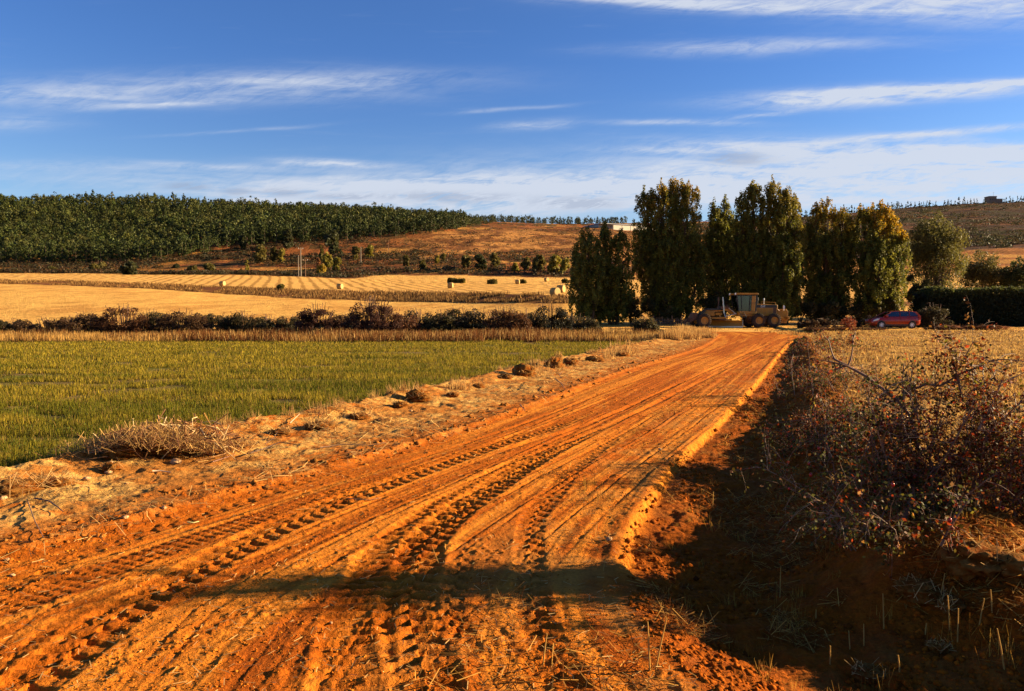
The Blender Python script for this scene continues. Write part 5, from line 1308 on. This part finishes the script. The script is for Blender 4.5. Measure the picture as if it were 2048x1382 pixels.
# tumbled red clods on the bank to the right
for px, py, w, hr, l in ((1950, 1130, 130, .5, 'big red earth clod under the rose bush at the right edge'), (2030, 1150, 120, .5, 'red earth clod at the right edge below the rose bush'), (1840, 1190, 90, .4, 'red clod on the ditch bank below the rose bush stems'), (1760, 1080, 80, .4, 'red clod left of the rose bush stems'), (1700, 985, 90, .4, 'sunlit red clod on top of the bank beside the rose bush'), (1640, 930, 60, .4, 'brown clod on the bank left of the sunlit one'), (1900, 1215, 60, .5, 'small red clod low on the bank'), (1880, 1300, 50, .4, 'small brown clod among the cut stalks'), (1740, 1350, 70, .3, 'flat clod near the lower right corner'), (1600, 860, 50, .4, 'straw covered clod far up on the bank')):
    clod(px, py, w, hr, l, 40, .9, 'red clods on the ditch bank')
for px, Y, w, hr, l in ((1892, 64, 72, .16, 'long dark heap of soil and cut brush in front of the hedge'), (1958, 64, 110, .13, 'broad dark heap of soil before the right half of the hedge'), (1640, 63, 60, .12, 'low dark soil heap at the road bend right of the grader'), (1742, 63.4, 50, .08, 'flat dark soil heap before the front wheel of the red car'), (1690, 63, 46, .12, 'low soil heap left of the red car')):
    a = onpix(px, Y); r = w / 2 / F * Y; g = empty('soil_heap', tuple(a), 0, label=l, cat='soil heap')
    add_obj('soil', lump_mesh('soil', r, 1.0, r * hr, M_clod, (SOIL * .35, BRN), .34, 2.0, int(px) % 50), g, (0, 0, r * hr * .2))
    b = Buf(); n = 160; d = sph(n, rg); d[:, 2] = abs(d[:, 2]); straws(b, d * np.array([r, 1.0, r * hr * 1.1]), rg.uniform(.2, .7, n), .035, vary([.09, .045, .022], n, rg, .4), rg, .35); b.build('twigs', M_dry, g)
# stones
for px, py, w, l in ((174, 960, 16, 'angular pale stone in front of the flat clod'), (219, 946, 18, 'pale stone under the dark hollow of the brush pile'), (222, 930, 16, 'straw coloured stone at the left foot of the brush pile'), (352, 926, 24, 'flat pinkish stone below the brush pile'), (434, 906, 22, 'pale wedge stone right of the flat pinkish one'), (396, 897, 14, 'small pale stone between the clods of the pile'),
    (7, 998, 16, 'white stone at the left edge of the picture'), (253, 968, 9, 'small pale stone in the straw below the brush pile'), (251, 1036, 13, 'pale stone on the left road edge'), (328, 1018, 12, 'grey stone on the road edge right of the pale one'), (15, 1122, 12, 'small white stone at the lower left road edge'), (822, 823, 8, 'white pebble on the verge below the round dark clod'), (25, 1152, 12, 'tan stone beside the tyre marks at the left edge'),
    (1218, 1080, 16, 'small red stone on the crumbling road edge'), (662, 1252, 8, 'tiny stone beside the centre tyre track'), (1320, 900, 10, 'stone on the right road edge where it crumbles')):
    a = hit(px, py); r = w / 2 / F * a[1]; g = add_obj('stone', lump_mesh('stone', r, r * .8, r * .55, M_clod, (np.array([.50, .32, .16]), np.array([.40, .20, .09])), .16, 1.0, int(px) % 60), None, (a[0], a[1], a[2] + r * .25)); g.rotation_euler = (0, 0, rg.uniform(0, 6))
    tag(g, l, 'stone')
# crumbs of soil (stuff)
def crumbs(name, n, y0, y1, u0, u1, keep, smin, smax, cols, lbl, seed):
    rg2 = np.random.default_rng(seed); P = scatter(n, y0, y1, u0, u1, rg2, keep); n = len(P)
    s = (smin + (smax - smin) * rg2.random(n) ** 4) * (.5 + P[:, 1] * .07); D = np.array([[1, 0, 0], [0, 1, 0], [-1, 0, 0], [0, -1, 0], [0, 0, .8], [0, 0, -.8]], float)
    V = D[None] * s[:, None, None] * rg2.uniform(.6, 1.3, (n, 6, 1)); a = rg2.uniform(0, 6.28, n); ca, sa = np.cos(a)[:, None], np.sin(a)[:, None]
    V = np.stack([V[..., 0] * ca - V[..., 1] * sa, V[..., 0] * sa + V[..., 1] * ca, V[..., 2]], -1) + P[:, None]
    T = np.array([[0, 1, 4], [1, 2, 4], [2, 3, 4], [3, 0, 4], [1, 0, 5], [2, 1, 5], [3, 2, 5], [0, 3, 5]])
    T = (T[None] + np.arange(n)[:, None, None] * 6).reshape(-1, 3)
    C = np.repeat(vary(mixc(np.tile(cols[0], (n, 1)), cols[1], rg2.random(n) * 1.0), n, rg2, .2), 6, 0)
    tag(add_obj(name, mesh_np(name, V.reshape(-1, 3), None, T, C, M_clod)), lbl, 'crumbs', kind='stuff')
crumbs('road_crumbs', 90000, 2.3, 26, -1.2, .6, lambda x, y: (x > XL(y) - .1) & (x < XR(y) + .1) & (fbm(x * 1.2, y * .8, 3, 501) > .46), .002, .015, (SOIL * .8, SOIL_L), 'loose crumbs of orange soil on the dirt road', 71)
crumbs('verge_crumbs', 26000, 3, 30, -1.2, .3, lambda x, y: (x > XL(y) - .55) & (x < XL(y) + .15), .006, .045, (SOIL * .8, STRAWD), 'broken soil lumps along the left edge of the road', 72)
crumbs('bank_crumbs', 60000, 2.3, 26, .1, 1.0, lambda x, y: (x > XR(y)) & (x < XB(y) + .6) & (fbm(x * 1.5, y * 1.5, 3, 502) > .44), .006, .04, (SOIL * .6, SOIL), 'red soil crumbs on the bottom and bank of the ditch', 73)

# brush pile on the verge
def brush():
    a = hit(335, 905, 2, 40); g = empty('brush_pile', tuple(a), 0, label='pile of uprooted brush, roots and straw on the verge beside the green field', cat='brush pile')
    s = a[1] / F
    for dx, dy, w, h in ((0, 0, 130, 52), (-62, -.3, 80, 34), (60, .05, 90, 40), (20, .35, 90, 66)):
        r = w / 2 * s; add_obj('soil', lump_mesh('soil', r, r * .7, h * s * .55, M_clod, (SOIL * .6, STRAWD * .7), .4, 2.3, int(w + dx) % 40), g, (dx * s, dy, h * s * .15))
    b = Buf()
    for _ in range(330):
        u = rg.uniform(-1, 1); c_ = np.array([u * 130 * s + 10 * s, rg.normal() * .22, (14 + 30 * (1 - u * u)) * s * rg.uniform(.2, 1.3)])
        d = nrm(np.array([rg.normal(), rg.normal() * .6, rg.normal() * .45])); L = rg.uniform(.10, .48); bend = rg.normal(size=3) * L * .12
        col = (.13, .05, .018) if rg.random() < .6 else ((.34, .17, .06) if rg.random() < .75 else (.55, .40, .20))
        b.tube(np.array([c_ - d * L / 2, c_ + bend, c_ + d * L / 2]), [rg.uniform(.003, .008), .005, .002], col, 4)
    b.tube(np.array([[-155 * s, -.3, 0.02], [-90 * s, -.32, .09], [-40 * s, -.3, .10]]), [.009, .008, .006], (.45, .26, .14), 5)
    b.tube(np.array([[-40 * s, -.1, .26], [-22 * s, -.1, .33]]), [.014, .012], (.62, .48, .30), 5)
    b.build('twigs', M_bark, g)
    b = Buf(); n = 4200; u = rg.normal(size=n) * .6; P = np.stack([(u * 120 - 10) * s, rg.normal(size=n) * .2 - .15, (8 + 34 * np.exp(-u * u)) * s * rg.uniform(.5, 1.1, n)], 1)
    straws(b, P, rg.uniform(.05, .22, n), .0055, vary(mixc(np.tile([.50, .30, .10], (n, 1)), [.22, .11, .05], (rg.random(n) < .4) * 1.), n, rg, .25), rg, .7); b.build('straw', M_dry, g)
brush()
# lone fallen sticks
def stick(pts, rad, col, lbl, lift=.015, fork=None):
    P = np.array([hit(px, py) for px, py in pts]) + [0, 0, lift]; o = P[0].copy(); b = Buf()
    b.tube(P - o, np.linspace(rad, rad * .45, len(P)), col, 5)
    if fork:
        for f in fork: Q = np.array([hit(px, py) for px, py in f]) + [0, 0, lift * 2]; b.tube(Q - o, np.linspace(rad * .6, rad * .3, len(Q)), col, 4)
    tag(b.build('fallen_branch', M_bark, None, tuple(o)), lbl, 'branch')
stick([(305, 947), (322, 946), (342, 949)], .010, (.60, .46, .28), 'short white peeled stick on the verge below the brush pile', .02)
stick([(70, 1005), (98, 1009), (114, 1020), (127, 1032)], .008, (.07, .04, .03), 'dark curved twig in the straw at lower left', .03)
stick([(56, 1010), (70, 1050), (88, 1086)], .005, (.22, .13, .08), 'thin reddish twig crossing the straw at lower left', .03)
stick([(500, 915), (530, 905), (560, 893), (600, 900)], .010, (.09, .05, .035), 'dark forked branch on the verge right of the brush pile', .05, [[(530, 905), (548, 893), (556, 880)]])
stick([(580, 855), (590, 846), (600, 836)], .009, (.40, .30, .20), 'pale stick poking up at the field edge past the brush pile', .06)
stick([(425, 930), (450, 921), (470, 914)], .008, (.16, .08, .05), 'brown twig right of the flat pinkish stone', .03)
stick([(640, 900), (690, 893), (740, 896), (770, 890)], .008, (.20, .11, .07), 'long thin brown branch across the middle of the verge', .03)
stick([(1110, 768), (1122, 778), (1130, 790)], .012, (.10, .06, .04), 'dark forked twig standing in the far verge', .12, [[(1122, 778), (1116, 765)], [(1118, 772), (1126, 762)]])
stick([(1040, 815), (1050, 828)], .010, (.12, .07, .045), 'short dark stick on the verge nearest the road', .05)
stick([(695, 1000), (740, 1003), (760, 998)], .005, (.25, .12, .06), 'thin twig lying on the road in the middle distance', .01)
stick([(375, 1048), (388, 1050), (398, 1047)], .006, (.50, .50, .20), 'short yellow-green stem lying on the road', .015)

# ---- dog rose bushes on the bank
LC = np.array([[.095, .026, .007], [.19, .036, .008], [.32, .045, .010], [.070, .050, .007], [.13, .11, .012], [.28, .13, .025], [.36, .18, .06], [.055, .022, .006]])
LP = np.array([.24, .16, .07, .17, .10, .09, .04, .13])
def rose(name, base, spread, ncane, L0, L1, ntw, nleaf, nhip, lsz, lbl, grp, extra=None, bias=(0, 0), LPm=None, seed=0, csz=.007, flat=1.0):
    rg = np.random.default_rng(seed); LPm = LP if LPm is None else np.array(LPm)
    g = empty(name, tuple(base), 0, label=lbl, cat='rose bush', group=grp); sb = Buf(); LPos, LN = [], []; ends = []
    def leafy(p0, d, L, n):
        t = np.sqrt(rg.random(n))[:, None]; LPos.append(p0 + d * L * t + rg.normal(size=(n, 3)) * .022 - np.array([0, 0, .02]) * t); LN.append(np.array([.3, -.3, .8]) + rg.normal(size=(n, 3)) * .8)
    def twig(p, d, L, r, n, col, sub=2):
        m_ = 5; pts = [p]; q = d.copy()
        for k in range(m_): q = nrm(q + rg.normal(size=3) * .16 - np.array([0, 0, .07])); pts.append(pts[-1] + q * L / m_)
        pts = np.array(pts); sb.tube(pts, np.linspace(r, r * .35, m_ + 1), col, 4); leafy(pts[1], nrm(pts[-1] - pts[1]), np.linalg.norm(pts[-1] - pts[1]), n); ends.append(pts[-1])
        for k in range(sub):
            i = rg.integers(1, m_); twig(pts[i], nrm(q + rg.normal(size=3) * .7), L * rg.uniform(.35, .6), r * .6, max(n // 3, 2), col, 0)
    canes = []
    for i in range(ncane):
        x = rg.uniform(-1, 1) * spread[0]; y = rg.uniform(-1, 1) * spread[1]
        z = h1(base[0] + x, base[1] + y) - base[2] - .03; a = rg.uniform(0, 6.28); elv = rg.uniform(.8, 1.5)
        d = np.array([math.cos(a) * math.cos(elv) + bias[0], (math.sin(a) * math.cos(elv) + bias[1]) * flat, math.sin(elv)]); d = nrm(d); L = rg.uniform(L0, L1); pts = [np.array([x, y, z])]; q = d
        for k in range(11): q = nrm(q + rg.normal(size=3) * .10 * np.array([1, flat, 1]) + np.array([0, 0, -.075 * (k > 2)])); pts.append(pts[-1] + q * L / 11)
        canes.append((np.array(pts), csz * rg.uniform(.6, 1.2)))
    for e in (extra or []): canes.append((np.array([pt(px, py, Y) for px, py, Y in e[0]]) - np.array(base), e[1]))
    for pts, r in canes:
        col = (.13, .07, .045) if rg.random() < .7 else (.22, .13, .08)
        sb.tube(pts, np.linspace(r, r * .45, len(pts)), col, 5)
        for k in range(ntw):
            i = rg.integers(max(1, len(pts) // 4), len(pts)); f = rg.random(); p = pts[i - 1] * (1 - f) + pts[i] * f
            d = nrm(nrm(pts[i] - pts[i - 1]) * .5 + rg.normal(size=3) * .8 + [0, 0, .12]); twig(p, nrm(d * np.array([1, .4 + .6 * flat, 1])), rg.uniform(.10, .36), r * .4, nleaf, col if rg.random() < .9 else (.32, .22, .13))
    P = np.concatenate(LPos); N = np.concatenate(LN); gz = H(P[:, 0] + base[0], P[:, 1] + base[1]) - base[2]; k = P[:, 2] > gz + .01; P, N = P[k], N[k]
    kx = fbm(P[:, 0] * 1.6 + 9, P[:, 2] * 2 + P[:, 1], 2, seed + 3)[:, None]
    ci = rg.choice(len(LC), size=len(P), p=LPm / LPm.sum()); c_ = LC[ci]; c_ = np.where((kx > .55) & (rg.random((len(P), 1)) < .5), np.array([.075, .075, .018]), c_)
    lb = Buf(); lb.quads(leafquads(P, N, lsz * rg.uniform(.6, 1.5, len(P)), .62, rg, .5), vary(c_, len(P), rg, .25))
    lb.build('foliage', M_rose, g); sb.build('stems', M_bark, g)
    hm = lump_mesh('rose_hip', .0085, .0085, .012, M_hip, (np.zeros(3), np.zeros(3)), .03, 1, 1)
    ends = np.array(ends); kk = rg.permutation(len(ends))[:nhip]
    for i in kk:
        if ends[i][2] + base[2] < h1(base[0] + ends[i][0], base[1] + ends[i][1]) + .02: continue
        o = bpy.data.objects.new('rose_hip', hm); COL.objects.link(o); o.parent = g; o.location = tuple(ends[i] - [0, 0, .012]); s = rg.uniform(.8, 1.25) * (1 + .04 * base[1]); o.scale = (s, s, s)
    return g
GR = 'dog rose bushes on the ditch bank'
exA = [([(1800, 1060, 5.0), (1822, 1000, 5.05), (1839, 906, 5.15), (1833, 873, 5.2), (1819, 830, 5.25), (1793, 800, 5.3), (1733, 753, 5.4), (1693, 731, 5.5), (1664, 716, 5.6)], .019),
       ([(1795, 800, 5.3), (1815, 783, 5.3), (1852, 768, 5.3), (1880, 772, 5.3), (1925, 745, 5.25), (1955, 735, 5.2), (1988, 719, 5.2)], .011),
       ([(1925, 800, 5.2), (1914, 750, 5.2), (1906, 724, 5.2), (1960, 733, 5.3), (2010, 745, 5.3)], .008), ([(1916, 742, 5.2), (1932, 710, 5.2), (1946, 684, 5.2)], .004),
       ([(1958, 860, 5.0), (1966, 843, 5.0), (1979, 826, 5.0), (1992, 793, 5.1), (2005, 760, 5.1)], .012), ([(1882, 1092, 4.3), (1899, 1056, 4.3), (1921, 1022, 4.3), (1940, 997, 4.3)], .009),
       ([(1740, 1075, 4.6), (1733, 1049, 4.6), (1700, 1038, 4.6), (1646, 1026, 4.6)], .005), ([(1800, 1100, 4.6), (1790, 1060, 4.5), (1765, 1040, 4.5), (1745, 1025, 4.5)], .005)]
a = np.array([3.25, 5.10, h1(3.25, 5.10) - .03])
rose('dog_rose_bush', a, (.9, .06), 54, .55, 1.12, 15, 14, 34, .025, 'largest dog rose bush, with a thick bare branch slanting up to the left', GR, exA, (-.05, .0), None, 5, .007, .35)
rose('dog_rose_bush', (4.3, 6.0, h1(4.3, 6.0)), (.7, .3), 26, .35, .62, 12, 12, 20, .026, 'green-brown dog rose bush cut off by the right edge', GR, None, (0, 0), [.2, .08, .04, .3, .22, .06, .02, .1], 6)
b3 = hit(1720, 870, 4, 14); rose('dog_rose_bush', b3, (.6, .8), 34, .3, .62, 12, 12, 24, .027, 'low dark red dog rose bush filling the gap left of the thick slanting branch', GR, None, (-.1, 0), [.3, .2, .06, .12, .03, .1, .06, .15], 7)
b4 = hit(1665, 775, 5, 20); rose('dog_rose_bush', b4, (.7, 1.3), 30, .5, 1.15, 10, 9, 24, .032, 'crimson leaved dog rose bush standing highest on the bank before the stubble field', GR, None, (-.05, 0), [.3, .28, .12, .05, .02, .1, .08, .1], 8)
b5 = hit(1645, 700, 9, 40); rose('dog_rose_bush', b5, (.8, 2.6), 30, .5, 1.0, 9, 8, 16, .05, 'farthest dog rose bush, small and brown, on the bank near the road bend', GR, None, (0, 0), [.3, .15, .04, .15, .05, .2, .06, .1], 9)
